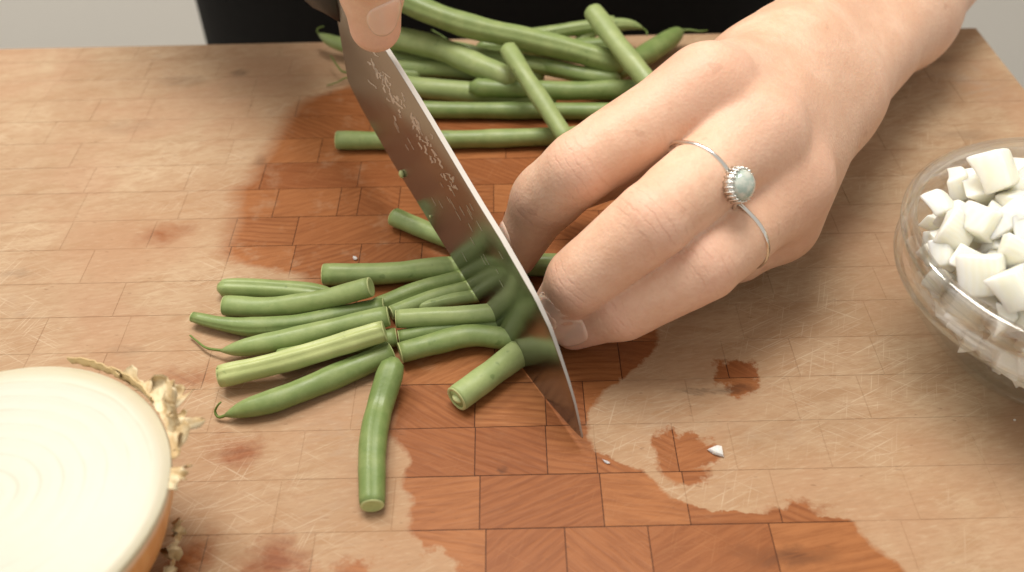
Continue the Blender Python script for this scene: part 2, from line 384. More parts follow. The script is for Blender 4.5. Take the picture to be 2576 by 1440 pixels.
for i in range(len(rows) - 1):
    y1, y0 = rows[i], rows[i + 1]; ym = (y0 + y1) / 2
    js = []
    if i in known:
        # photo column where a joint stands, at the row's middle
        tgt = (np.array([0, ym, 0]) - CPOS); py = 720 - FPX * (tgt @ UPV) / (tgt @ FWD)
        js = [float(U(k, py)[0]) for k in known[i]]
    xs = [BX0] + [j for j in js if BX0 + .01 < j < BX1 - .01] + [BX1]
    full = [xs[0]]
    for a, b in zip(xs, xs[1:]):
        k = max(1, round((b - a) / random.uniform(0.026, 0.040)))
        if i in known and a != BX0 and b != BX1: k = 1 if (b - a) < 0.05 else 2
        cuts = sorted(a + (b - a) * (q + random.uniform(-.22, .22)) / k for q in range(1, k))
        full += cuts + [b]
    for a, b in zip(full, full[1:]):
        dz = random.uniform(-0.00003, 0.00003)
        bm = box_bm(a + gap, b - gap, y0 + gap, y1 - gap, -0.0090, 0.0, 0.00006)
        bmesh.ops.translate(bm, verts=bm.verts, vec=(-(a + b) / 2, -ym, 0))
        bm_obj('wood_block', bm, M['wood'], board, loc=((a + b) / 2, ym, BT + dz)); blocks += 1
print('blocks', blocks)

# ------------------------------------------------------------------ knife
KT = U(1465, 1100, 0.0045); KH = U(876, 210, 0.030)
KD = KH - KT; KD[2] = 0; KL = float(np.linalg.norm(KD)); KD = KD / KL
KN = np.array([-KD[1], KD[0], 0.0])               # blade side that faces the camera
if KN @ (CPOS - KT) < 0: KN = -KN
def kplane(x, y):
    r = ray(x, y); q = CPOS + ((KT - CPOS) @ KN) / (r @ KN) * r
    return float((q - KT) @ KD), float(q[2])
def kp(s, n, z): return np.array([KT[0], KT[1], 0]) + KD * s + KN * n + np.array([0, 0, z])
E_PX = [(1463,1101),(1450,1090),(1425,1063),(1400,1034),(1365,994),(1330,949),(1290,893),(1250,830),(1200,750),(1150,670),(1100,590),(1050,510),(985,405),(930,310),(905,265),(890,235),(877,206)]
S_PX = [(1465,1094),(1457,1060),(1446,1010),(1428,950),(1408,890),(1385,825),(1350,750),(1308,675),(1262,595),(1212,515),(1160,428),(1105,335),(1045,235),(995,155)]
edge = sorted(kplane(*q) for q in E_PX); spine = sorted(kplane(*q) for q in S_PX)
slope = (spine[-1][1] - spine[-4][1]) / (spine[-1][0] - spine[-4][0])
spine.append((KL + 0.004, spine[-1][1] + slope * 0.75 * (KL + 0.004 - spine[-1][0])))
ez = lambda s: max(0.0004, float(np.interp(s, [e[0] for e in edge], [e[1] for e in edge])))
sz = lambda s: float(np.interp(s, [e[0] for e in spine], [e[1] for e in spine]))
st = np.concatenate([np.linspace(0.0, 0.03, 16), np.linspace(0.034, KL, 26)])
V = []; Fc = []
for k, s in enumerate(st):
    e, z = ez(s), sz(s)
    if k == 0: z = e + 0.0006
    h = z - e
    th = 0.00092 * min(1, 0.35 + s / 0.05)
    prof = [(0, e), (th * .20, e + h * .2), (th * .50, e + h * .5), (th * .98, z - min(.0004, h * .1)), (th * .84, z)]
    ring = prof + [(-a, b) for a, b in prof[::-1][:-1]]
    V += [kp(s, a, b) for a, b in ring]
nr = 9
for k in range(len(st) - 1):
    for j in range(nr):
        a, b = k * nr + j, k * nr + (j + 1) % nr
        Fc.append((a, b, b + nr, a + nr))
Fc.append(tuple(range(nr))); Fc.append(tuple(reversed(range((len(st) - 1) * nr, len(st) * nr))))
ang = math.atan2(KD[1], KD[0])
M['steel'] = metal('blade_steel', (0.335, 0.335, 0.322), 0.22, ((25, 700, 260), (0, 0, -ang)))
knife = empty('kitchen_knife', tuple(KT * np.array([1, 1, 0])))
knife.rotation_euler = (0, 0, 0)
tag(knife, 'steel kitchen knife slicing the beans, with engraved marks along its spine', 'knife')
blade = mesh_obj('blade', V, Fc, M['steel'], knife)
M['spine'] = metal('spine_steel', (0.50, 0.47, 0.43), 0.62); blade.data.materials.append(M['spine'])
for k in range((len(st) - 1) * nr): blade.data.polygons[k].material_index = 1 if k % nr == 4 else 0
bm = bmesh.new(); bm.from_mesh(blade.data); bmesh.ops.recalc_face_normals(bm, faces=bm.faces[:])
for ed in bm.edges:
    if len(ed.link_faces) == 2 and ed.calc_face_angle() > math.radians(25): ed.smooth = False
bm.to_mesh(blade.data); bm.free()
# engraved marks: short pale strokes in columns running down from the grip
random.seed(5)
V = []; Fc = []
def side_n(s, z):
    e, zz = ez(s), sz(s); th = 0.00092 * min(1, 0.35 + s / 0.05); f = (z - e) / (zz - e)
    return np.interp(f, [0, 1], [0, th]) + 0.00004
def stroke(pts, w):
    global V, Fc
    b = len(V)
    for k, (x, y) in enumerate(pts):
        s, z = kplane(x, y); ww = w * (0.4 + 0.6 * math.sin(math.pi * (k + .4) / len(pts)))
        for dx in (-ww, ww):
            s2, z2 = kplane(x + dx, y - dx * .25); V.append(kp(s2, side_n(s2, z2), z2))
    for k in range(len(pts) - 1): Fc.append((b + 2 * k, b + 2 * k + 1, b + 2 * k + 3, b + 2 * k + 2))
for k in range(74):
    f = (k + random.random()) / 74
    cx = 945 + (1150 - 945) * f + random.gauss(0, 13); cy = 150 + (478 - 150) * f + random.gauss(0, 12)
    # keep left of the spine
    L = random.uniform(10, 30) * (1.15 - 0.5 * f)
    a = math.radians(random.choice([58, 64, 70, 80, 62, 35, 100]) + random.uniform(-8, 8))
    pts = []
    for q in range(5):
        u = (q / 4 - .5) * L
        pts.append((cx + u * math.cos(a) + random.gauss(0, 1.3), cy + u * math.sin(a) + random.gauss(0, 1.0)))
    sp_x = np.interp(cy, [p[1] for p in S_PX[::-1]], [p[0] for p in S_PX[::-1]])
    if max(p[0] for p in pts) > sp_x - 14: continue
    stroke(pts, random.uniform(1.3, 2.9))
for k in range(26):
    f = random.random(); cx = 1010 + 250 * f + random.gauss(0, 22); cy = 300 + 400 * f + random.gauss(0, 20)
    sp_x = np.interp(cy, [p[1] for p in S_PX[::-1]], [p[0] for p in S_PX[::-1]])
    if cx > sp_x - 20: continue
    L = random.uniform(14, 34); stroke([(cx + q * L * .12, cy + q * L * .22) for q in range(5)], 0.8)
M['etch'] = metal('etched_steel', (0.74, 0.73, 0.70), 0.48)
mesh_obj('engraved_mark', V, Fc, M['etch'], blade, smooth=False).location = (0, 0, 0)
# handle with bolster
M['handle'] = plain('black_handle', (0.014, 0.012, 0.011), 0.35, 0.5, 0.2, 60)
hz0 = sz(KL) - 0.011; hs = 0.20
def sweep_sec(stations, n=20):
    V, Fc = [], []
    for s, hh, hw, zc in stations:
        for j in range(n):
            a = 2 * math.pi * j / n; c, q = math.cos(a), math.sin(a)
            sup = (abs(c) ** 3 + abs(q) ** 3) ** (-1 / 3)
            V.append(kp(s, c * sup * hw, zc + q * sup * hh))
    for k in range(len(stations) - 1):
        for j in range(n): Fc.append((k * n + j, k * n + (j + 1) % n, (k + 1) * n + (j + 1) % n, (k + 1) * n + j))
    Fc.append(tuple(reversed(range(n)))); Fc.append(tuple(range((len(stations) - 1) * n, len(stations) * n)))
    return V, Fc
V, Fc = sweep_sec([(KL - .003, .0098, .0012, hz0), (KL + .004, .0100, .006, hz0 + .001), (KL + .010, .0115, .0085, hz0 + .002), (KL + .013, .0120, .0087, hz0 + .0027)])
mesh_obj('bolster', V, Fc, M['handle'], knife)
V, Fc = sweep_sec([(KL + .0125, .0122, .0090, hz0 + .0026), (KL + .03, .0125, .0092, hz0 + .006), (KL + .06, .0135, .0098, hz0 + .012), (KL + .09, .0128, .0094, hz0 + .018), (KL + .115, .0145, .0098, hz0 + .023), (KL + .121, .010, .0070, hz0 + .0245)])
hd = mesh_obj('handle', V, Fc, M['handle'], knife)
for s in (.035, .065, .095):
    for sg in (-1, 1):
        c = kp(KL + s, sg * .0097, hz0 + s * .2); bm = bmesh.new()
        bmesh.ops.create_uvsphere(bm, u_segments=12, v_segments=6, radius=.003)
        bmesh.ops.scale(bm, verts=bm.verts, vec=(1, 1, 1))
        o = bm_obj('rivet', bm, M['silver'], hd, True, loc=tuple(c - np.array(knife.location))); o.scale = (1, 1, 1)

# ------------------------------------------------------------------ green beans
def smooth_path(pts, n):
    pts = np.asarray(pts, float)
    if len(pts) == 2: return pts[0] + (pts[1] - pts[0]) * np.linspace(0, 1, n)[:, None]
    P = np.vstack([2 * pts[0] - pts[1], pts, 2 * pts[-1] - pts[-2]])
    seg = np.linalg.norm(np.diff(pts, axis=0), axis=1); cum = np.r_[0, np.cumsum(seg)] / seg.sum()
    out = []
    for u in np.linspace(0, 1, n):
        k = min(len(pts) - 2, int(np.searchsorted(cum, u, 'right') - 1)); k = max(k, 0)
        f = (u - cum[k]) / (cum[k + 1] - cum[k]); a, b, c, d = P[k:k + 4]
        out.append(0.5 * (2 * b + (c - a) * f + (2 * a - 5 * b + 4 * c - d) * f ** 2 + (3 * b - a - 3 * c + d) * f ** 3))
    return np.array(out)
def frames(path):
    T = np.gradient(path, axis=0); T /= np.linalg.norm(T, axis=1)[:, None]
    S = np.cross(T, [0, 0, 1.0]); S /= np.linalg.norm(S, axis=1)[:, None]
    return T, S, np.cross(S, T)
def tube(path, rad, n=18, groove=None, flat=0.92, twist=0.0, caps=True, lump=0.0, ph=0.0):
    T, S, B = frames(path); V, Fc = [], []
    a = np.linspace(0, 2 * math.pi, n, endpoint=False)
    cum = np.r_[0, np.cumsum(np.linalg.norm(np.diff(path, axis=0), axis=1))]
    rw = np.random.default_rng(int(ph * 1000) % 9999); q1, q2, q3 = rw.uniform(0, 6, 3)
    for k in range(len(path)):
        r = np.full(n, rad[k]) * (1 + lump * math.sin(cum[k] / 0.0085 * 2 * math.pi + ph) + (lump > 0) * (.022 * math.sin(cum[k] / .019 * 6.28 + q1) + .035 * np.sin(2 * a + q2) * math.sin(cum[k] / .031 * 6.28 + q3)))
        if groove is not None:
            for g, dep in groove:
                da = (a - g - twist * k / len(path) + math.pi) % (2 * math.pi) - math.pi
                r = r * (1 - dep * np.exp(-(da / 0.15) ** 2) + 0.30 * dep * np.exp(-((np.abs(da) - .40) / 0.22) ** 2))
        V += list(path[k] + r[:, None] * (np.cos(a)[:, None] * S[k] + flat * np.sin(a)[:, None] * B[k]))
    for k in range(len(path) - 1):
        for j in range(n): Fc.append((k * n + j, k * n + (j + 1) % n, (k + 1) * n + (j + 1) % n, (k + 1) * n + j))
    if caps:
        Fc.append(tuple(reversed(range(n)))); Fc.append(tuple(range((len(path) - 1) * n, len(path) * n)))
    return V, Fc
random.seed(3)
def bean(label, pts, rpx, ends=('cut', 'cut'), mat='bean', group=None, groove=None, stem=None, z=None, hollow=False, rprof=None, flat=.93, lump=.010):
    """pts: (photo x, photo y[, height of the centre line in mm]); rpx: half width in photo units"""
    w = []
    for q in pts:
        zz = q[2] / 1000 if len(q) > 2 else None
        if zz is None:
            p0 = U(q[0], q[1], 0.004); zz = rpx * depth(p0) / FPX * flat + 0.0002
        w.append(U(q[0], q[1], zz))
    n = 26
    path = smooth_path(w, n)
    r0 = rpx * np.array([depth(p) for p in path]) / FPX
    u = np.linspace(0, 1, n)
    pr = np.interp(u, *zip(*rprof)) if rprof else np.ones(n)
    for side, e in enumerate(ends):
        q = u if side == 0 else 1 - u
        if e in ('taper', 'stem'):
            pr = pr * np.interp(q, [0, .03, .07, .14, .26], [.14, .36, .58, .84, 1.0])
        elif e == 'round': pr = pr * np.interp(q, [0, .012, .03, .06], [.45, .80, .95, 1.0])
        elif e == 'cut': pr = pr * np.interp(q, [0, .03], [.97, 1.0])
    rad = r0 * pr
    for k in range(n): path[k][2] = max(path[k][2], rad[k] * flat * .97)
    if groove is None: groove = [(random.choice([0.5, 2.8, 3.4, 5.8]), 0.05)]
    V, Fc = tube(path, rad, 36, [(g, d_ * 1.35) for g, d_ in groove], flat, random.uniform(-.4, .4), True, lump, random.uniform(0, 6))
    org = path[n // 2].copy(); org[2] = 0
    o = mesh_obj('green_bean', V, Fc, M[mat], origin=org)
    tag(o, label, 'green bean', group)
    T, S, B = frames(path)
    for side, e in enumerate(ends):
        k = 0 if side == 0 else n - 1; t_ = -T[k] if side == 0 else T[k]
        if e == 'cut':
            r = rad[k]; c = path[k]; nn = 36
            rings = [(1.0, .0), (.95, .00028), (.76, .00030)] + ([(.66, -.0009), (.3, -.0012)] if hollow else [(.60, .00018), (.2, .00022)])
            V2, F2 = [], []
            for f, dz in rings:
                for j in range(nn):
                    a = 2 * math.pi * j / nn; V2.append(c + t_ * dz + r * f * (math.cos(a) * S[k] + flat * math.sin(a) * B[k]))
            for q in range(len(rings) - 1):
                for j in range(nn):
                    f4 = (q * nn + j, q * nn + (j + 1) % nn, (q + 1) * nn + (j + 1) % nn, (q + 1) * nn + j)
                    F2.append(f4)
            F2.append(tuple(range((len(rings) - 1) * nn, len(rings) * nn)))
            ce = mesh_obj('cut_end', V2, F2, M['bean_cut'], o, origin=c - 0 * c)
            me = ce.data; me.materials.append(M['bean_pith'])
            for pi, pol in enumerate(me.polygons): pol.material_index = 0 if pi < 2 * nn else 1
            if hollow and side == 0:
                bm = bmesh.new(); bmesh.ops.create_uvsphere(bm, u_segments=14, v_segments=8, radius=1)
                mm = Matrix((( *S[k], ), ( *B[k], ), ( *t_, ))).transposed()
                for v in bm.verts: v.co = mm @ Vector((v.co.x * r * .5, v.co.y * r * .30, v.co.z * r * .35))
                sd = bm_obj('bean_seed', bm, M['bean_seed'], o, True)
                sd.location = tuple(c - t_ * .0004 - org)
        if e == 'stem' and stem:
            sw = [path[k] + t_ * (-.0006)] + [U(q[0], q[1], q[2] / 1000) for q in stem]
            sp = smooth_path(sw, 12); sr = np.linspace(rad[k] * 1.05, 0.00028, 12); sr[1:] = np.minimum(sr[1:], .00075)
            V2, F2 = tube(sp, sr, 8)
            mesh_obj('stem', V2, F2, M['stem'], o, origin=sp[6])
    return o
G1, G2, G3 = 'sliced bean pieces lying left of the knife', 'beans under the knife', 'whole beans piled behind the knife'
# left, already cut
bean('short bean piece without tip, farthest of the cut pieces left of the knife', [(549,724,3.4),(640,726,3.4),(740,731,3.6),(855,742,3.6)], 25, ('round', 'taper'), 'bean', G1, [(1.25, .10)])
bean('bean piece with dark specks, second in the fan of cut pieces', [(565,769),(680,773),(800,757,6),(932,722,11)], 27, ('cut', 'cut'), 'bean', G1, [(4.0, .05)])
bean('dark shiny bean piece with narrow blunt end, third in the fan', [(486,798),(560,815),(640,823),(760,813),(870,792),(966,774,4.2)], 25, ('cut', 'cut'), 'bean_dark', G1, None, None, None, False, [(0, .58), (.14, .72), (.32, 1), (1, 1.05)])
bean('bean piece with long curling tail at its left tip', [(556,883,3),(610,876,4),(700,858,5),(800,836,6),(900,812,7.2),(976,796,8)], 27, ('stem', 'cut'), 'bean', G1, [(1.9, .04)], [(520,876,2.0),(495,858,1.4),(478,844,1.2)])
bean('thick pale green bean piece with a seam, on top of the fan', [(553,948,4.6),(700,914,6.4),(850,869,9),(966,833,11.5)], 29, ('cut', 'cut'), 'bean_pale', G1, [(1.85, .13), (1.0, .06)])
bean('dark green bean piece with hooked tip, nearest of the fan', [(566,1046,2.2),(620,1028,3.2),(690,1008),(780,974),(880,932),(984,888,4.2)], 31, ('stem', 'cut'), 'bean_dark', G1, [(1.9, .07)], [(550,1050,1.4),(541,1036,2.4),(548,1020,4.5),(556,1012,5.5)])
bean('bean piece mostly hidden under the pale one', [(690,905,3.2),(850,872,3.2),(996,848,3.4)], 25, ('round', 'cut'), 'bean_dark', G1)
bean('bean piece hanging straight towards the viewer, with a raised seam', [(992,902,8.5),(978,950,6.5),(957,1020),(942,1085),(936,1150),(936,1210),(936,1272)], 34.5, ('round', 'cut'), 'bean_dark', G1, [(1.65, .075)], rprof=[(0, .8), (.12, 1), (.5, 1), (.75, 1.03), (1, .92)], flat=.86)
# under and right of the knife
bean('straight bean running under the knife, farthest of the held bunch', [(815,691),(960,689),(1140,673),(1300,668),(1440,665)], 29, ('cut', 'round'), 'bean', G2, [(4.4, .05), (1.0, .03)])
bean('bean with squared end half hidden by the knife below the loose bean', [(991,546,3.6),(1050,571,3.4),(1110,596,3.4),(1215,640,3.4)], 24, ('cut', 'round'), 'bean', G2, [(1.9, .05)])
bean('slim bean slanting up to the knife behind the speckled piece', [(945,770,3.0),(1060,727,3.4),(1170,698,3.8),(1300,676,4)], 22, ('cut', 'round'), 'bean_dark', G2)
bean('slim bean between two others at the knife edge', [(985,788,3),(1090,749,3.2),(1190,722,3.4),(1320,695,3.6)], 20, ('cut', 'round'), 'bean', G2, [(1.9, .09)])
bean('thin bean wedged low against the knife', [(1050,776,2.6),(1130,757,2.7),(1210,743,2.8),(1340,720,3)], 18, ('round', 'round'), 'bean', G2, [(1.5, .09)])
bean('pale bean piece with clean cut end touching the knife edge', [(998,803,6.6),(1120,796,6.4),(1240,788,6.2),(1380,778,6)], 25, ('cut', 'round'), 'bean', G2, [(1.7, .05)])
bean('dark arched bean curving to the knife behind the hanging piece', [(1008,888,4.2),(1090,866,4.4),(1180,845,4.4),(1265,852,4),(1380,870,3.8)], 29, ('cut', 'round'), 'bean_dark', G2, [(2.2, .06)])
bean('dark bean lying under the arched bean', [(1004,850,3),(1110,832,3),(1230,818,3),(1360,815,3)], 21, ('cut', 'round'), 'bean_dark', G2)
bean('stubby round bean piece showing its hollow cut end with a seed', [(1149,1004),(1225,948),(1304,889)], 35.5, ('cut', 'cut'), 'bean', G2, [(2.6, .03)], None, None, True, flat=.97)
# the pile behind
bean('single long bean in front of the pile, its cut end left of the knife', [(848,353),(980,354),(1120,352),(1300,347),(1480,340),(1600,335)], 24, ('cut', 'round'), 'bean', G3, [(4.6, .05), (3.6, .12)])
bean('straight dark bean at the bottom front of the pile', [(930,262),(1070,276),(1300,279),(1540,281),(1680,283)], 22, ('round', 'round'), 'bean_dark', G3, [(5.2, .05)])
bean('grooved bean second from the front of the pile', [(890,208),(1000,214),(1100,225),(1250,238),(1400,247)], 27, ('taper', 'round'), 'bean', G3, [(4.9, .14)])
bean('bean lying across the middle of the pile towards the hand', [(1180,220,9),(1300,225,8),(1430,229,7),(1560,226,7),(1680,224,7)], 25, ('round', 'round'), 'bean_dark', G3)
bean('thick bean slanting down from the fingertip across the pile', [(960,92,15),(1030,103,15),(1120,128,14),(1210,168,13),(1300,207,11)], 31, ('round', 'round'), 'bean', G3)
bean('thick pale bean highest on the pile, leaning down to the right', [(960,-30,34),(1060,22,30),(1180,66,25),(1320,98,20),(1450,130,16),(1570,168,12)], 31, ('round', 'round'), 'bean', G3)
bean('bean leaning from the pile towards the viewer beside the index finger', [(1274,116,24),(1320,190,21),(1375,272,16),(1432,362,11)], 23, ('round', 'round'), 'bean', G3, [(2.6, .09)])
bean('upright leaning bean with rounded top beside the hand', [(1486,22,28),(1548,104,24),(1612,185,19),(1670,255,14)], 26, ('round', 'round'), 'bean', G3)
bean('bean with drooping tip along the far side of the pile', [(1290,96,9),(1400,80,10),(1500,66,11),(1580,62,11),(1618,72,10)], 18, ('round', 'stem'), 'bean', G3, None, [(1627,80,9),(1627,90,8)])
bean('bean with pointed stem end at the right of the pile', [(1540,185,7),(1600,152,7),(1650,122,7),(1694,92,7),(1716,76,7)], 27, ('round', 'stem'), 'bean_dark', G3, [(2.0, .06)], [(1735,76,7.5),(1760,79,8),(1780,77,8)])
bean('bean whose hooked tip points left past the knife', [(803,86,7),(835,104,7),(880,118,6),(950,138,5),(1060,160,5),(1180,172,5)], 21, ('stem', 'round'), 'bean', G3, None, [(797,78,8.5),(803,70,10),(815,67,10.5)])
bean('bean in the middle layer right of the knife', [(900,178,4),(1010,172,5),(1120,176,5.5),(1260,186,5.5),(1370,190,5)], 23, ('stem', 'round'), 'bean', G3, None, [(866,182,4),(848,165,5),(832,140,6)])
bean('thin bean with a dry stem poking up in the middle of the pile', [(1130,106,13),(1190,130,12),(1280,155,11),(1380,172,9),(1450,180,8)], 17, ('stem', 'round'), 'bean', G3, None, [(1115,93,14.5),(1100,84,15.5),(1086,76,16)])
bean('bean resting behind the leaning bean, below the highest one', [(1290,152,9),(1380,170,9),(1460,187,8.5),(1560,203,8)], 22, ('round', 'round'), 'bean_dark', G3)
bean('bean barely showing at the back under the highest bean', [(1200,120,6),(1330,122,6),(1460,118,6),(1570,112,6)], 22, ('round', 'round'), 'bean_dark', G3)
bean('bean end poking out at the top behind the leaning bean', [(1450,110,5),(1500,76,9),(1545,42,13)], 14, ('round', 'taper'), 'bean', G3)
bean('bean tail on the board left of the knife', [(905,190,3.5),(960,186,3.5),(1060,190,3.5)], 18, ('stem', 'round'), 'bean', G3, None, [(868,197,2.5),(850,207,1.5),(822,216,1.0)])

# crumbs
def chip(name, label, x, y, z, size, mat, cat, seed, group=None):
    rnd = random.Random(seed); bm = bmesh.new(); bmesh.ops.create_icosphere(bm, subdivisions=1, radius=1)
    for v in bm.verts: v.co = Vector((v.co.x * size[0], v.co.y * size[1], v.co.z * size[2])) * rnd.uniform(.7, 1.15) * .001
    p = U(x, y, z / 1000); o = bm_obj(name, bm, mat, None, False, loc=tuple(p)); o.rotation_euler = (0, 0, rnd.uniform(0, 3))
    return tag(o, label, cat, group)
chip('onion_crumb', 'small white onion crumb on the board behind the cut beans', 893, 650, .6, (1.2, .8, .6), M['dice'], 'crumb', 1)
co = [U(1779, 1134, 0), U(1802, 1127, 0), U(1816, 1131, 0), U(1820, 1152, 0), U(1797, 1146, 0)]
cc_ = sum(co) / 5; bm = bmesh.new()
vb = [bm.verts.new(Vector(q - cc_) * 1.05 + Vector((0, 0, .0003))) for q in co]; vt = [bm.verts.new(Vector(q - cc_) * (.82 + .05 * (k % 2)) + Vector((0, 0, .0011 + .0003 * (k % 3)))) for k, q in enumerate(co)]
bm.faces.new(vb[::-1]); bm.faces.new(vt)
for k in range(5): bm.faces.new((vb[k], vb[(k + 1) % 5], vt[(k + 1) % 5], vt[k]))
tag(bm_obj('onion_crumb', bm, M['dice'], None, False, loc=tuple(cc_)), 'flat white onion chip on a wet spot right of the knife tip', 'crumb')
chip('onion_crumb', 'tiny pale crumb below the knife tip', 1525, 1162, .3, (1.3, .5, .3), M['dice'], 'crumb', 3)
chip('onion_crumb', 'tiny pale speck on the board near the bowl', 2552, 1057, .3, (.5, .4, .3), M['dice'], 'crumb', 4)
for (x, y, sz_, lab, sd) in ((1014, 437, (1.5, .9, 1.5), 'scrap of bean stuck to the knife blade below the engraving', 7), (1085, 544, (.6, .4, .5), 'tiny bean speck stuck low on the knife blade', 8)):
    s, z = kplane(x, y); p = kp(s, side_n(s, z) + sz_[1] * .0006, z)
    bm = bmesh.new(); bmesh.ops.create_icosphere(bm, subdivisions=2, radius=1); rnd = random.Random(sd)
    for v in bm.verts: v.co = Vector((v.co.x * sz_[1], v.co.y * sz_[0], v.co.z * sz_[2])) * rnd.uniform(.85, 1.1) * .001
    o = bm_obj('bean_scrap', bm, M['bean_cut'], None, True, loc=tuple(p)); o.rotation_euler = (0, 0, ang - math.pi / 2); tag(o, lab, 'bean scrap')


# ------------------------------------------------------------------ half onion
OC = np.array([-0.1185, -0.1040, 0.0345]); OR = 0.0403
onion = empty('half_onion', (OC[0], OC[1], 0))
tag(onion, 'halved yellow onion lying cut face up in the near left corner', 'onion')
def lathe(prof, n=72, wob=0.0, seed=0):
    V, Fc = [], []; rnd = random.Random(seed); phs = [rnd.uniform(0, 6) for _ in range(4)]
    for r, z in prof:
        for j in range(n):
            a = 2 * math.pi * j / n
            k = 1 + wob * sum(math.sin((q + 2) * a + phs[q]) / (q + 1) for q in range(4))
            V.append((r * k * math.cos(a), r * k * math.sin(a), z))
    for k in range(len(prof) - 1):
        for j in range(n): Fc.append((k * n + j, k * n + (j + 1) % n, (k + 1) * n + (j + 1) % n, (k + 1) * n + j))
    return V, Fc
t = NT('onion_flesh'); p = t.coord('Object')
sx = t.n('ShaderNodeSeparateXYZ'); t.l(t.mapping(p, (1, 1.12, 0)), sx.inputs[0])
ln = t.n('ShaderNodeVectorMath', operation='LENGTH'); t.l(t.mapping(p, (1, 1.05, 0)), ln.inputs[0])
rr = t.math('ADD', ln.outputs[1], t.math('MULTIPLY', t.noise(p, 30, 2), 0.004))
rg = t.math('PINGPONG', rr, 0.0024)
c = t.mix(t.math('ADD', t.smooth(rg, 0.0, 0.0007), t.smooth(t.noise(p, 45, 3), .42, .62), clamp=True), (0.500, 0.455, 0.350), (0.565, 0.520, 0.425))
c = t.mix(t.math('MULTIPLY', t.smooth(t.noise(p, 60, 4), .4, .7), .6), c, (0.575, 0.533, 0.445))
c = t.mix(t.math('MULTIPLY', t.smooth(rr, 0.036, 0.0435), .5), c, (0.62, 0.56, 0.36))
t.l(c, t.b.inputs['Base Color']); t.set(Roughness=0.38)
t.b.inputs['Subsurface Weight'].default_value = 0.18; t.b.inputs['Subsurface Radius'].default_value = (1, .9, .7); t.b.inputs['Subsurface Scale'].default_value = 0.004
t.bump(t.math('ADD', rg, t.math('MULTIPLY', t.noise(p, 300, 3), .0016)), 0.09, 0.2); M['onion_flesh'] = t.m
t = NT('onion_skin'); p = t.coord('Object')
an = t.n('ShaderNodeTexGradient', gradient_type='RADIAL'); t.l(p, an.inputs['Vector'])
cb = t.n('ShaderNodeCombineXYZ'); t.l(t.math('MULTIPLY', an.outputs['Fac'], 60.0), cb.inputs[0])
v1 = t.noise(cb.outputs[0], 1.6, 4, 0.6)
c = t.mix(t.smooth(v1, .35, .68), (0.62, 0.27, 0.075), (0.74, 0.38, 0.13))
sz3 = t.n('ShaderNodeSeparateXYZ'); t.l(p, sz3.inputs[0])
c = t.mix(t.smooth(sz3.outputs[2], -0.0045, -0.0018), c, (0.80, 0.56, 0.38))
t.l(c, t.b.inputs['Base Color']); t.set(Roughness=0.32)
t.b.inputs['Subsurface Weight'].default_value = 0.15; t.b.inputs['Subsurface Scale'].default_value = 0.002; M['onion_skin'] = t.m
t = NT('papery_skin'); p = t.pos()
v1 = t.noise(t.mapping(p, (160, 160, 500)), 1.0, 4, .6)
c = t.mix(t.smooth(v1, .36, .66), (0.52, 0.36, 0.17), (0.82, 0.70, 0.46))
c = t.mix(t.math('MULTIPLY', t.smooth(t.noise(p, 190, 3), .58, .72), .45), c, (0.30, 0.16, 0.07))
t.l(c, t.b.inputs['Base Color']); t.set(Roughness=0.6); t.bump(v1, .4, .0006)
t.b.inputs['Transmission Weight'].default_value = 0.0; M['paper'] = t.m
M['peel'] = plain('onion_peel_edge', (0.74, 0.55, 0.28), 0.4, 0.4, 0.25, 120)
# body: outer skin bowl and pale flesh with a slightly domed cut face
pf = [(0.0001, -.0342), (.012, -.0338), (.022, -.0305), (.030, -.0245), (.0358, -.0165), (.0392, -.0075), (.0402, -.0020), (.0403, -.0008)]
V, Fc = lathe(pf + [(.0400, -.0007), (.0394, -.004)], 80, .008, 4)
mesh_obj('skin', V, Fc, M['onion_skin'], onion).location = (0, 0, OC[2])
V, Fc = lathe([(.0396, -.0040), (.0404, -.0009), (.04045, -.0003), (.0401, .0003), (.036, .0005), (.030, .0007), (.02, .0008), (.01, .0009), (.0002, .0009)], 80, .008, 4)
mesh_obj('flesh', V, Fc, M['onion_flesh'], onion).location = (0, 0, OC[2])
random.seed(21)
def crumple(name, pts, width, mat, parent, amp=.0012, nu=22, nv=6, seed=0, thick=.00025, jg=.22):
    """a crinkled dry strip following a line of world points"""
    rnd = np.random.default_rng(seed); path = smooth_path(pts, nu); T, S, B = frames(path)
    V, Fc = [], []
    jag = rnd.normal(0, jg, nu)
    n1 = rnd.normal(0, 1, (nu, nv))
    for k in range(nu):
        ww = width * (0.55 + 0.45 * math.sin(math.pi * (k + .6) / nu)) * (1 + jag[k])
        for j in range(nv):
            f = j / (nv - 1) - .5
            V.append(path[k] + B[k] * (f * ww) + S[k] * (amp * n1[k, j] + amp * 1.4 * math.sin(k * 1.3 + j)) + T[k] * (amp * .6 * n1[k, (j + 2) % nv]))
    N = len(V)
    V += [v + S[i // nv] * thick for i, v in enumerate(V)]
    for k in range(nu - 1):
        for j in range(nv - 1):
            a = k * nv + j; Fc.append((a, a + 1, a + nv + 1, a + nv)); Fc.append((N + a, N + a + nv, N + a + nv + 1, N + a + 1))
    for k in range(nu - 1):
        for a, b in ((k * nv, (k + 1) * nv), (k * nv + nv - 1, (k + 1) * nv + nv - 1)): Fc.append((a, b, N + b, N + a))
    return mesh_obj(name, V, Fc, mat, parent, True)
def rim(a, dr=0.0, z=0.0): return np.array([OC[0] + (OR + dr) * math.cos(a), OC[1] + (OR + dr) * math.sin(a), OC[2] + z])
crumple('loose_peel', [rim(a, .0004 + .001 * math.sin(3 * (a - .9)), .0012) for a in np.linspace(1.42, 1.02, 7)], .0030, M['peel'], onion, .00010, 24, 5, 1, .00025, .07)
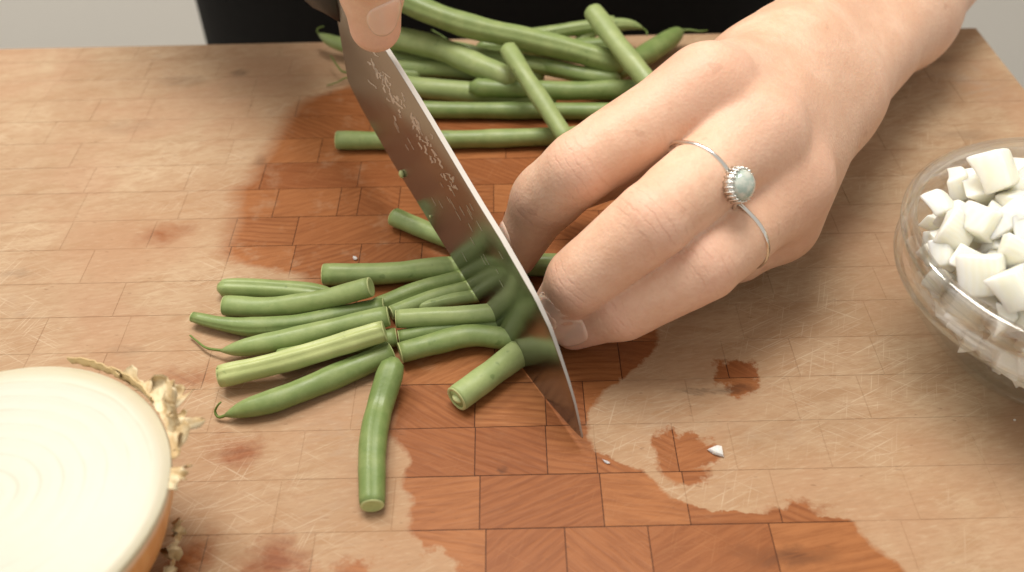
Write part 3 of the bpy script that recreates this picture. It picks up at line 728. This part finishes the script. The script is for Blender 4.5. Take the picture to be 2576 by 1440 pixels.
crumple('loose_peel', [rim(a, .0012, .0012) for a in np.linspace(1.2, .72, 6)], .0034, M['peel'], onion, .00012, 20, 5, 2, .00025, .08)
def flake(name, a, L, wd, lift, lean, mat, seed, dr=.0006, z=.0):
    """a dry papery scale standing out from the rim and curling over"""
    rnd = np.random.default_rng(seed); b0 = rim(a, dr, z); out = np.array([math.cos(a), math.sin(a), 0]); tan = np.array([-math.sin(a), math.cos(a), 0])
    V, Fc = [], []; nu, nv = 12, 9; ph = rnd.uniform(0, 6, 4); jag = rnd.uniform(.72, 1.0, nv)
    for i in range(nu):
        u = i / (nu - 1)
        for j in range(nv):
            v = (j / (nv - 1) - .5) * 2
            l = L * u * jag[j]
            curl = lift * u + .9 * math.sin(1.6 * u + ph[0]) * .25
            pos = b0 + tan * (wd * .5 * v * (1 - .35 * u ** 2) + lean * l) + out * (l * math.cos(curl) + .0009 * math.sin(2.4 * v + ph[1]) * u) + np.array([0, 0, l * math.sin(curl) + .0008 * math.sin(3.1 * v + ph[2] + 2 * u) * (.3 + u)])
            V.append(pos + rnd.normal(0, .00005, 3))
    N = len(V); V += [q + np.array([0, 0, -.00022]) for q in V]
    for i in range(nu - 1):
        for j in range(nv - 1):
            q = i * nv + j; Fc.append((q, q + 1, q + nv + 1, q + nv)); Fc.append((N + q, N + q + nv, N + q + nv + 1, N + q + 1))
    for i in range(nu - 1):
        for q, w_ in ((i * nv, (i + 1) * nv), (i * nv + nv - 1, (i + 1) * nv + nv - 1)): Fc.append((q, w_, N + w_, N + q))
    for j in range(nv - 1): q = (nu - 1) * nv + j; Fc.append((q, q + 1, N + q + 1, N + q))
    return mesh_obj(name, V, Fc, mat, onion)
for k, (a, L, wd, li, le) in enumerate(((.93, .0040, .0120, .25, .1), (.76, .0078, .0130, .45, -.25), (.66, .0095, .0075, .10, .3), (.58, .0060, .0120, .75, -.1), (.52, .0088, .0060, -.1, -.35), (.44, .0062, .0105, .30, .25), (.36, .0036, .0090, .55, .1), (.70, .0055, .0060, -.5, .1), (.48, .0050, .0050, 1.1, .3), (.15, .0046, .0036, .25, .3), (.11, .0030, .0048, .0, -.2))):
    flake('papery_flake', a, L, wd, li, le, M['paper'], 50 + k)
crumple('papery_tuft', [U(443, 1316, .012), U(449, 1352, .010), U(440, 1392, .008), U(432, 1440, .006), U(424, 1500, .004)], .0050, M['paper'], onion, .0008, 20, 5, 77)

# ------------------------------------------------------------------ glass bowl with diced onion
BC = np.array([0.1560, -0.0360]);
bowl = empty('glass_bowl', (BC[0], BC[1], 0))
tag(bowl, 'clear glass bowl full of diced onion at the right edge', 'bowl')
prof = [(.0001, .0004), (.020, .0003), (.0222, .0008), (.0250, .0030), (.0310, .0080), (.0372, .0145), (.0418, .0210), (.0444, .0262), (.0452, .0288), (.0456, .0300)]
for k in range(9):                                      # lower bead
    q = -1.25 + k * 2.5 / 8; prof.append((.0462 + .0026 * math.cos(q), .0330 + .0029 * math.sin(q)))
prof += [(.0466, .0364), (.0465, .0380), (.0467, .0394)]
for k in range(13):                                     # rolled lip
    q = -1.1 + k * 3.9 / 12; prof.append((.0472 + .0022 * math.cos(q), .0430 + .0029 * math.sin(q)))
prof += [(.0452, .0420), (.0451, .0390), (.0447, .0345), (.0434, .0286), (.0401, .0212), (.0351, .0143), (.0288, .0087), (.0222, .0050), (.012, .0034), (.0001, .0031)]
V, Fc = lathe(prof, 144)
mesh_obj('bowl_body', V, Fc, M['glass'], bowl).location = (0, 0, 0)
def inner_r(z): return np.interp(z, [.003, .005, .0088, .0145, .0215, .029, .035, .045, .08], [.010, .0222, .0288, .0350, .0400, .0433, .0447, .0451, .0451])
rng = np.random.default_rng(8)
def dice_bm(sx, sy, sz, seed):
    rnd = random.Random(seed); bm = bmesh.new(); bmesh.ops.create_cube(bm, size=1)
    for v in bm.verts:
        v.co = Vector((v.co.x * sx * rnd.uniform(.62, 1.22), v.co.y * sy * rnd.uniform(.62, 1.22), v.co.z * sz * rnd.uniform(.55, 1.25)))
    if rnd.random() < .65:                              # wedges
        k_ = rnd.uniform(.25, .7)
        for v in bm.verts:
            if v.co.z > 0: v.co.x = v.co.x * k_ + sx * .2 * (1 - k_)
    bmesh.ops.subdivide_edges(bm, edges=bm.edges[:], cuts=2, use_grid_fill=True)
    bend = rnd.uniform(12, 45)
    for v in bm.verts: v.co.z += -bend * (v.co.x ** 2 + 0.3 * v.co.y ** 2) + rnd.uniform(-.00015, .00015)
    bmesh.ops.recalc_face_normals(bm, faces=bm.faces[:])
    sharp = [e for e in bm.edges if len(e.link_faces) == 2 and e.calc_face_angle() > .9]
    bmesh.ops.bevel(bm, geom=sharp, offset=.00075, segments=3, affect='EDGES', profile=.6)
    return bm
protos = []
for k in range(9):
    s = [.0108 * rng.uniform(.8, 1.25), .0088 * rng.uniform(.8, 1.2), .0060 * rng.uniform(.75, 1.25)]
    bm = dice_bm(*s, 100 + k); me = bpy.data.meshes.new('onion_piece'); bm.to_mesh(me); bm.free()
    me.polygons.foreach_set('use_smooth', [True] * len(me.polygons)); me.materials.append(M['dice']); protos.append(me)
DL, DG = 'diced white onion piece heaped in the glass bowl', 'diced onion in the bowl'
placed = []
def put_dice(p, rot, k, sc=1.0, label=DL):
    o = bpy.data.objects.new('onion_piece', protos[k % 9]); COL.objects.link(o)
    o.location = tuple(float(c) for c in p); o.rotation_euler = rot; o.scale = (sc, sc, sc)
    tag(o, label, 'onion piece', DG); placed.append((np.array(p), .0047 * sc)); return o
tops = [(2512, 425, .0550, (.5, .35, .5), 1.22, 'largest onion piece, sticking up highest from the bowl'), (2420, 462, .0465, (.9, .2, 1.1), .9, 'narrow onion piece standing left of the largest one in the bowl'), (2368, 512, .0450, (.3, .5, .4), .95, 'onion piece farthest left in the heap, pointing at the glass rim'), (2412, 585, .0475, (.6, -.4, .9), 1.25, None),
        (2478, 560, .0510, (.9, .5, -.4), 1.2, None), (2552, 545, .0540, (.2, .2, .3), 1.1, None), (2490, 690, .0470, (.9, .1, .2), 1.1, None), (2440, 655, .0450, (.4, .6, 1.4), 1.1, None), (2556, 640, .0520, (.3, -.5, .8), 1.2, None), (2560, 720, .0480, (.5, .1, .6), 1.1, None), (2470, 480, .0470, (.2, .9, .3), 1.0, None), (2380, 640, .0430, (.7, .4, .2), .9, None), (2550, 465, .048, (.5,.2,1.), 1.1, None), (2620, 560, .055, (.3,.4,.2), 1.2, None), (2640, 660, .053, (.6,.1,.9), 1.2, None), (2650, 470, .053, (.1,.5,1.2), 1.2, None), (2700, 560, .055, (.4,.2,.3), 1.2, None), (2740, 650, .051, (.2,.7,.5), 1.2, None)]
for k, (x, y, z, r, s, lab) in enumerate(tops): put_dice(U(x, y, z), r, k, s, lab or DL)
tries = 0; heap = 0
while heap < 75 and tries < 20000:                      # the heap above the rim
    tries += 1; a = rng.uniform(0, 2 * math.pi); rad = .0362 * math.sqrt(rng.random())
    dome = .0465 + .009 * (1 - (rad / .040) ** 2)
    p = np.array([BC[0] + rad * math.cos(a), BC[1] + rad * math.sin(a), dome - rng.uniform(.0005, .009)])
    if all(np.linalg.norm(p - q) > .0066 for q, _ in placed):
        put_dice(p, tuple(rng.uniform(-1.6, 1.6, 3)), int(rng.integers(0, 9)), rng.uniform(.9, 1.2)); heap += 1
print('heap', heap)
tries = 0
while len(placed) < 275 and tries < 40000:
    tries += 1
    z = rng.uniform(.008, .0475); a = rng.uniform(0, 2 * math.pi)
    R = inner_r(max(z - .003, .004)) - .0042
    rad = R * (math.sqrt(rng.random()) if (rng.random() < .2 or z > .040) else rng.uniform(.93, 1.0))
    p = np.array([BC[0] + rad * math.cos(a), BC[1] + rad * math.sin(a), z])
    if all(np.linalg.norm(p - q) > (.0036 + min(rr_, .0042)) * .74 for q, rr_ in placed):
        put_dice(p, tuple(rng.uniform(-1.6, 1.6, 3)), int(rng.integers(0, 9)), rng.uniform(.66, .86))
print('dice', len(placed))

# ------------------------------------------------------------------ implicit surfaces for the person
def cone(p, a, b, ra, rb):
    a = np.asarray(a, np.float32); b = np.asarray(b, np.float32); ba = b - a
    pa = p - a; h = np.clip((pa @ ba) / float(ba @ ba), 0, 1)
    d = pa - h[..., None] * ba
    return np.sqrt(np.einsum('...i,...i->...', d, d)) - (ra + (rb - ra) * h)
def smin(a, b, k):
    h = np.clip(0.5 + 0.5 * (b - a) / k, 0, 1)
    return b + (a - b) * h - k * h * (1 - h)
def surface_nets(f, lo, hi, h, ax):
    """f(points)->distance; box lo..hi in the frame with axes ax (rows); returns world verts, quads"""
    n = np.ceil((np.array(hi) - np.array(lo)) / h).astype(int) + 1
    g = [lo[i] + h * np.arange(n[i]) for i in range(3)]
    d = np.empty(n, np.float32)
    ax = np.asarray(ax)
    for i in range(n[0]):
        Y, Z = np.meshgrid(g[1], g[2], indexing='ij')
        P = (g[0][i] * ax[0] + Y[..., None] * ax[1] + Z[..., None] * ax[2]).astype(np.float32)
        d[i] = f(P.reshape(-1, 3)).reshape(Y.shape)
    s = d < 0
    cnt = np.zeros(n - 1, np.int8)
    offs = [(i, j, k) for i in (0, 1) for j in (0, 1) for k in (0, 1)]
    for i, j, k in offs: cnt += s[i:n[0] - 1 + i, j:n[1] - 1 + j, k:n[2] - 1 + k]
    I = np.argwhere((cnt > 0) & (cnt < 8)); idx = np.full(n - 1, -1, np.int64); idx[tuple(I.T)] = np.arange(len(I))
    acc = np.zeros((len(I), 3)); num = np.zeros(len(I))
    for a in offs:
        for axn in range(3):
            if a[axn]: continue
            b = list(a); b[axn] = 1
            da = d[tuple((I + a).T)]; db = d[tuple((I + b).T)]; mk = (da < 0) != (db < 0)
            t_ = np.where(mk, da / np.where(mk, da - db, 1), 0)
            q = np.array(a) + t_[:, None] * (np.array(b) - np.array(a)); acc += q * mk[:, None]; num += mk
    loc = np.array(lo) + h * (I + acc / num[:, None]); V = loc @ ax
    Q = []
    for axn in range(3):
        o1, o2 = (axn + 1) % 3, (axn + 2) % 3
        sl0 = [slice(None)] * 3; sl1 = [slice(None)] * 3; sl0[axn] = slice(0, -1); sl1[axn] = slice(1, None)
        ch = s[tuple(sl0)] != s[tuple(sl1)]
        E = np.argwhere(ch); E = E[(E[:, o1] > 0) & (E[:, o2] > 0) & (E[:, o1] < n[o1] - 1) & (E[:, o2] < n[o2] - 1)]
        ins = s[tuple(E.T)]
        def c(d1, d2):
            q = E.copy(); q[:, o1] += d1; q[:, o2] += d2; return idx[tuple(q.T)]
        quad = np.stack([c(-1, -1), c(0, -1), c(0, 0), c(-1, 0)], 1)
        quad[~ins] = quad[~ins][:, ::-1]; Q.append(quad)
    return V, np.concatenate(Q)
def grad(f, V, e=4e-4):
    G = np.stack([f((V + np.eye(3)[i] * e).astype(np.float32)) - f((V - np.eye(3)[i] * e).astype(np.float32)) for i in range(3)], 1)
    return G / (np.linalg.norm(G, axis=1)[:, None] + 1e-9)
mm_ = lambda *v: np.array(v, float) / 1000

# left hand of the person (right in the picture): joints
Jt = {k: U(x, y, z / 1000) for k, (x, y, z) in dict(
    I0=(1775,225,64.6), I1=(1462,420,50.9), I2=(1368,504,33.5), I3=(1294,640,12.5),
    M0=(1905,335,55.6), M1=(1640,556,48.6), M2=(1458,704,29.0), M3=(1388,795,11.4),
    L0=(1985,465,38.5), L1=(1768,662,34.5), L2=(1566,776,19.5), L3=(1444,822,8.2)).items()}
W = mm_(101.6, 55.1, 41.7); K0 = U(1962, 556, 0.024)
A1 = U(2205, 0, 0.034); EL = W + (A1 - W) / np.linalg.norm(A1 - W) * 0.228 + mm_(0, 0, 8); SH = mm_(178, 350, 300)
lat = nrm((-.75, .2, .6)); lat2 = nrm((-.85, .36, .39))
FING = {'index': ['I0', 'I1', 'I2', 'I3'], 'middle': ['M0', 'M1', 'M2', 'M3'], 'ring': ['L0', 'L1', 'L2', 'L3']}
RAD = {'index': (.0112, .0098, .0096, .0075), 'middle': (.0112, .0101, .0089, .0072), 'ring': (.0110, .0101, .0087, .0070)}
def chain(p, pts, rad, k=.004):
    d = None
    for a, b, ra, rb in zip(pts, pts[1:], rad, rad[1:]):
        c = cone(p, a, b, ra, rb); d = c if d is None else smin(d, c, k)
    return d
PK = [K0, U(1860, 640, .016), U(1750, 690, .011), U(1650, 720, .009)]
THB = [W + lat * .012 + mm_(-14, -8, -4), U(1760, 330, .040), U(1590, 400, .030), U(1450, 468, .019)]
def hand_sdf(p):
    d = smin(cone(p, W + lat * .0105, A1 + lat2 * .0105, .0155, .0195), cone(p, W - lat * .0105, A1 - lat2 * .0105, .0155, .0195), .012)
    d = smin(d, smin(cone(p, A1 + lat2 * .0105, EL + lat2 * .010, .0195, .030), cone(p, A1 - lat2 * .0105, EL - lat2 * .010, .0195, .030), .015), .015)
    d = smin(d, cone(p, EL, SH, .038, .048), .02)
    mc = None
    for k, (e, r0, r1) in enumerate(((Jt['I0'], .0125, .0112), (Jt['M0'], .0130, .0112), (Jt['L0'], .0130, .0108), (K0, .0120, .0098))):
        c = cone(p, W + lat * (.011 - .0073 * k), e, r0, r1); mc = c if mc is None else smin(mc, c, .010)
    # palm bulk and the heel of the hand
    pal = nrm(np.cross(Jt['I0'] - K0, W - Jt['M0']));
    if pal[2] > 0: pal = -pal
    mc = smin(mc, cone(p, W + pal * .006, (Jt['M0'] + Jt['L0']) / 2 + pal * .008, .015, .0125), .012)
    mc = smin(mc, cone(p, W - lat * .012 + pal * .005, K0 + pal * .003, .0125, .0096), .012)
    th = chain(p, THB, (.0150, .0120, .0100, .0080), .006)
    d = smin(d, mc, .014)
    base = smin(d, th, .010)
    out = base
    for nm, js in FING.items():
        pts = [Jt[j] for j in js]; r = RAD[nm]
        f = chain(p, pts, r, .0035)
        f = smin(f, cone(p, pts[0] + (pts[1] - pts[0]) * .3, pts[0] + (pts[1] - pts[0]) * .75, r[0] * .95, r[1] * 1.02), .004)
        f = smin(f, cone(p, pts[1] + (pts[2] - pts[1]) * .3, pts[1] + (pts[2] - pts[1]) * .75, r[1] * .97, r[2] * 1.03), .003)
        out = smin(out, smin(base, f, .0095), .0009)
    out = smin(out, smin(base, chain(p, PK, (.0095, .0078, .0068, .0058), .004), .006), .0009)
    return out
fx = nrm(EL - (Jt['M1'] + Jt['L2']) / 2); fy = nrm(np.cross([0, 0, 1], fx)); fz = np.cross(fx, fy)
AX = np.array([fx, fy, fz])
keyp = np.array(list(Jt.values()) + [W, A1, EL, K0] + PK + THB) @ AX.T
lo = keyp.min(0) - .024; hi = keyp.max(0) + .026; lo[0] += .004; hi[0] = (EL @ AX.T)[0] + .036; hi[2] += .012; lo[1] -= .012; hi[1] += .012
HV, HQ = surface_nets(hand_sdf, lo, hi, .00105, AX)
for _ in range(2):
    HV = HV - grad(hand_sdf, HV) * hand_sdf(HV.astype(np.float32))[:, None]
HN = grad(hand_sdf, HV, 8e-4)
# creases across the finger joints and flushed knuckles
flush = np.zeros(len(HV)); jt = np.zeros(len(HV)); jw = np.zeros(len(HV))
for nm, js in FING.items():
    P4 = [Jt[j] for j in js]
    for q, span in ((1, .0078), (2, .0045)):
        ax_ = nrm(P4[q + 1] - P4[q - 1]); v = HV - P4[q]; tq = v @ ax_
        # measured to this finger's own axis only
        on_f = chain(HV.astype(np.float32), P4, RAD[nm]) < .0016
        dors = np.clip((HN @ nrm(CPOS - P4[q])) * 1.8 - .35, 0, 1)
        w_ = on_f * dors * np.exp(-(tq / span) ** 2) * (np.linalg.norm(v, axis=1) < .02)
        jt = np.where(w_ > jw, tq * 1000, jt); jw = np.maximum(jw, w_)
        flush = np.maximum(flush, w_ * .28)
for k in ('I0', 'M0', 'L0'):
    flush = np.maximum(flush, .40 * np.exp(-(np.linalg.norm(HV - Jt[k], axis=1) / .017) ** 2))
for k in ('I3', 'M3', 'L3'): flush = np.maximum(flush, .75 * np.exp(-(np.linalg.norm(HV - Jt[k], axis=1) / .012) ** 2))

# right hand (left in the picture): index finger pressed on the spine, the others round the handle
FT = [kp(KL + .046, .004, hz0 + .056), U(905, -168, .113), U(934, -28, .0905), U(944, 66, .0770)]
RW = kp(KL + .150, .030, hz0 + .068); REL = RW + mm_(-95, 150, 60); RSH = mm_(-178, 350, 300)
def hand2_sdf(p):
    d = smin(cone(p, RW, REL, .023, .036), cone(p, REL, RSH, .038, .048), .02)
    ms = [FT[0], kp(KL + .080, .020, hz0 + .050), kp(KL + .098, .023, hz0 + .048), kp(KL + .114, .022, hz0 + .047)]
    for e in ms: d = smin(d, cone(p, RW + (e - RW) * .1, e, .016, .0115), .012)
    out = smin(d, chain(p, FT, (.0108, .0094, .0086, .0076), .004), .007)
    for k, e in enumerate(ms[1:]):
        s = KL + .080 + .017 * k
        c = [e, kp(s, .021, hz0 + .002 + k * .004), kp(s, .000, hz0 - .004 + k * .004), kp(s, -.018, hz0 + .012 + k * .004)]
        out = smin(out, smin(d, chain(p, c, (.0105, .0088, .0080, .0070), .004), .006), .001)
    th = chain(p, [RW + (ms[0] - RW) * .35 + KN * -.022, kp(KL + .085, -.024, hz0 + .042), kp(KL + .055, -.019, hz0 + .028)], (.015, .011, .0085), .006)
    return smin(out, th, .006)
fx = nrm(REL - FT[3]); fy = nrm(np.cross([0, 0, 1], fx)); fz = np.cross(fx, fy); AX2 = np.array([fx, fy, fz])
keyp = np.array(FT + [RW, REL, kp(KL + .05, .02, hz0 - .01), kp(KL + .13, -.02, hz0)]) @ AX2.T
lo = keyp.min(0) - .024; hi = keyp.max(0) + .03; hi[0] = (REL @ AX2.T)[0] + .036
RV, RQ = surface_nets(hand2_sdf, lo, hi, .0012, AX2)
for _ in range(2): RV = RV - grad(hand2_sdf, RV) * hand2_sdf(RV.astype(np.float32))[:, None]
rflush = .6 * np.exp(-(np.linalg.norm(RV - FT[3], axis=1) / .011) ** 2)

# upper arms and shoulders (out of the picture, under the shirt)
def arms_sdf(p):
    d = np.minimum(cone(p, EL, SH, .0375, .046), cone(p, REL, RSH, .0375, .046))
    d = smin(d, cone(p, SH, RSH, .055, .055), .04)
    return smin(d, cone(p, mm_(0, 352, 290), mm_(0, 362, -100), .075, .09), .06)
TV, TQ = surface_nets(arms_sdf, np.array([-.32, .12, -.16]), np.array([.32, .47, .40]), .0075, np.eye(3))

person = empty('person', (0, 0.36, -0.95))
tag(person, 'person in a black shirt slicing beans, one hand on the knife, the other holding them', 'person')
Vall = np.concatenate([HV, RV, TV]); Qall = np.concatenate([HQ, RQ + len(HV), TQ + len(HV) + len(RV)])
Qall = Qall[(Qall >= 0).all(1)]
body = mesh_obj('body', Vall, Qall, M['skin'], person)
at = body.data.attributes.new('flush', 'FLOAT', 'POINT'); at.data.foreach_set('value', np.concatenate([flush, rflush, np.zeros(len(TV))]).astype(np.float32))
for nm, arr in (('joint_t', jt), ('joint_w', jw)):
    at = body.data.attributes.new(nm, 'FLOAT', 'POINT'); at.data.foreach_set('value', np.concatenate([arr, np.zeros(len(RV) + len(TV))]).astype(np.float32))
print('body verts', len(Vall))

def nail(a, b, n_hint, sdf, t0, t1, half, name='fingernail'):
    ax_ = nrm(b - a); L = np.linalg.norm(b - a); n_ = np.asarray(n_hint, float); n_ = nrm(n_ - (n_ @ ax_) * ax_); s_ = np.cross(ax_, n_)
    nu, nv = 15, 13; O, Dn, E_ = [], [], []
    for i in range(nu):
        for j in range(nv):
            u = -1 + 2 * i / (nu - 1); v = -1 + 2 * j / (nv - 1)
            uu = u * math.sqrt(1 - v * v / 2.2); vv = v * math.sqrt(1 - u * u / 2.2)
            al = half * vv; dr = math.cos(al) * n_ + math.sin(al) * s_
            O.append(a + ax_ * L * (t0 + (t1 - t0) * (uu * .5 + .5)) + dr * .016); Dn.append(-dr); E_.append(max(abs(u), abs(v)) > .99)
    O, Dn = np.array(O), np.array(Dn); tt = np.zeros(len(O))
    for _ in range(60): tt = np.minimum(tt + .8 * sdf((O + Dn * tt[:, None]).astype(np.float32)), .016)
    H_ = O + Dn * tt[:, None]; up_ = np.where(np.array(E_), .00002, .00030)[:, None]
    V = list(H_ - Dn * up_) + list(H_ + Dn * .0007); Fc = []
    N = nu * nv
    for i in range(nu - 1):
        for j in range(nv - 1):
            q = i * nv + j; Fc.append((q, q + 1, q + nv + 1, q + nv)); Fc.append((N + q, N + q + nv, N + q + nv + 1, N + q + 1))
    bd = [j for j in range(nv)] + [i * nv + nv - 1 for i in range(1, nu)] + [(nu - 1) * nv + j for j in range(nv - 2, -1, -1)] + [i * nv for i in range(nu - 2, 0, -1)]
    for q, w_ in zip(bd, bd[1:] + bd[:1]): Fc.append((q, N + q, N + w_, w_))
    o = mesh_obj(name, V, Fc, M['nail'], body); o.location = (0, 0, 0)
    bm = bmesh.new(); bm.from_mesh(o.data); bmesh.ops.recalc_face_normals(bm, faces=bm.faces[:]); bm.to_mesh(o.data); bm.free()
    # body sits at minus the person's offset, so children of body keep world coordinates
    return o
nail(FT[2], FT[3], CPOS - FT[3] + mm_(90, 0, 30), hand2_sdf, -.24, .80, .64)
nail(Jt['L2'], Jt['L3'], CPOS - Jt['L3'] + mm_(-90, 0, -70), hand_sdf, .50, 1.32, .80)
nail(Jt['M2'], Jt['M3'], CPOS - Jt['M3'] + mm_(-90, 0, 0), hand_sdf, .50, 1.28, .78)
nail(Jt['I2'], Jt['I3'], CPOS - Jt['I3'] + mm_(-700, 0, -100), hand_sdf, .50, 1.25, .75)

# clothes
M['shirt'] = plain('black_cotton', (0.010, 0.0085, 0.0070), 0.85, 0.2, 0.3, 200)
M['trousers'] = plain('black_denim', (0.011, 0.010, 0.010), 0.85, 0.2, 0.3, 200)
def shirt_sdf(p):
    q = p.copy(); q[:, 1] = (q[:, 1] - .362) * 1.45 + .362
    d = cone(q, (-.045, .362, -.22), (-.050, .362, .0), .155, .150)
    d = smin(d, cone(q, (.045, .362, -.22), (.050, .362, .0), .155, .150), .05)
    d = smin(d, cone(q, (-.07, .362, .12), (.07, .362, .12), .125, .125), .10)
    d = smin(d, cone(q, (-.12, .362, .27), (.12, .362, .27), .085, .085), .08)
    for e, s in ((EL, SH), (REL, RSH)): d = smin(d, cone(p, s + (e - s) * .62, s, .052, .060), .04)
    d = np.maximum(d, -(np.linalg.norm(p - np.array([0, .362, .40], np.float32), axis=1) - .085))
    return np.maximum(d, -.27 - p[:, 2])
SV, SQ = surface_nets(shirt_sdf, np.array([-.34, .10, -.28]), np.array([.34, .56, .40]), .0075, np.eye(3))
SQ = SQ[(SQ >= 0).all(1)]; sh = mesh_obj('shirt', SV, SQ, M['shirt'], person)
def trou_sdf(p):
    q = p.copy(); q[:, 1] = (q[:, 1] - .362) * 1.3 + .362
    d = smin(cone(q, (-.06, .362, -.27), (-.065, .362, -.35), .120, .115), cone(q, (.06, .362, -.27), (.065, .362, -.35), .120, .115), .06)
    for s in (-1, 1): d = smin(d, cone(q, (s * .085, .362, -.36), (s * .09, .37, -.93), .095, .055), .02)
    return d
SV, SQ = surface_nets(trou_sdf, np.array([-.26, .18, -.945]), np.array([.26, .55, -.17]), .011, np.eye(3))
SQ = SQ[(SQ >= 0).all(1)]; mesh_obj('trousers', SV, SQ, M['trousers'], person)

# ------------------------------------------------------------------ rings
def surf_hit(o, d, f, tmax=.06):
    """march from o along d to the skin"""
    t_ = 0.0
    for _ in range(80):
        v = float(f((o + d * t_)[None].astype(np.float32))[0])
        if v < 2e-5: break
        t_ += v * .8
    return o + d * t_
def finger_ring(name, label, a, b, f, tilt, wire, sdf, stone=False):
    c = a + (b - a) * f; ax_ = nrm(nrm(b - a) + tilt); up = CPOS - c; up = nrm(up - (up @ ax_) * ax_); sd = np.cross(ax_, up)
    pts = []
    for j in range(40):
        al = 2 * math.pi * j / 40; dr = math.cos(al) * up + math.sin(al) * sd
        h = surf_hit(c + dr * .022, -dr, sdf); rad = min(np.linalg.norm(h - c), .0130); pts.append(c + dr * (rad + wire * .35))
    P_ = np.array(pts)
    for _ in range(3): P_ = .5 * P_ + .25 * (np.roll(P_, 1, 0) + np.roll(P_, -1, 0))
    V, Fc = [], []
    for j in range(40):
        tg = nrm(P_[(j + 1) % 40] - P_[j - 1]); rd = nrm(P_[j] - c); rd = nrm(rd - (rd @ tg) * tg); bn = np.cross(tg, rd)
        for q in range(8):
            be = 2 * math.pi * q / 8; V.append(P_[j] + wire * (math.cos(be) * rd + math.sin(be) * bn * 1.15))
    for j in range(40):
        for q in range(8): Fc.append((j * 8 + q, j * 8 + (q + 1) % 8, ((j + 1) % 40) * 8 + (q + 1) % 8, ((j + 1) % 40) * 8 + q))
    root = empty(name, tuple(c)); tag(root, label, 'ring')
    mesh_obj('band', V, Fc, M['silver'], root)
    return root, c, ax_, up, sd, P_
finger_ring('finger_ring', 'plain thin silver band on the ring finger', Jt['L0'], Jt['L1'], .66, np.array([0, 0, 0]), .00062, hand_sdf)
rt, c, ax_, up, sd, P_ = finger_ring('finger_ring', 'silver ring with round milky stone in a beaded setting', Jt['M0'], Jt['M1'], .54, np.array([0, 0, 0]), .00058, hand_sdf)
tgt = nrm(U(1800, 480, .06) - CPOS)
k = int(np.argmin([np.linalg.norm(np.cross(q - CPOS, tgt)) + (0 if (q - c) @ up > 0 else 9) for q in P_]))
sc_ = P_[k]; on = nrm(nrm(P_[k] - c) + .55 * nrm(CPOS - sc_) + .35 * RGT - .25 * ax_); s1 = nrm(np.cross(on, ax_)); s2 = np.cross(on, s1)
def disc_prof(prof, n=28):
    prof = [(r * 1.22, h * 1.15) for r, h in prof]
    V, Fc = [], []
    for r, h in prof:
        for j in range(n): a = 2 * math.pi * j / n; V.append(sc_ + on * h + r * (math.cos(a) * s1 + math.sin(a) * s2))
    for k_ in range(len(prof) - 1):
        for j in range(n): Fc.append((k_ * n + j, k_ * n + (j + 1) % n, (k_ + 1) * n + (j + 1) % n, (k_ + 1) * n + j))
    Fc.append(tuple(range((len(prof) - 1) * n, len(prof) * n))); return V, Fc
V, Fc = disc_prof([(.0020, -.0006), (.0036, -.0002), (.0038, .0006), (.0037, .0022), (.0032, .0024)])
mt = mesh_obj('setting', V, Fc, M['silver'], rt)
V, Fc = disc_prof([(.0034, .0018), (.0034, .0026), (.0030, .0036), (.0022, .0043), (.0011, .0047), (.0002, .0048)])
mesh_obj('stone', V, Fc, M['opal'], rt)
for j in range(22):
    a = 2 * math.pi * j / 22; b0 = sc_ + .0049 * (math.cos(a) * s1 + math.sin(a) * s2)
    b1 = sc_ + .0044 * (math.cos(a) * s1 + math.sin(a) * s2) + on * .0034
    V2, F2 = tube(np.array([b0, b0 + on * .0012, (b0 + b1) / 2 + on * .0006, b1]), np.array([.00032, .00034, .00034, .00025]), 6, None, 1.0)
    mesh_obj('prong', V2, F2, M['silver'], mt).location = (0, 0, 0)
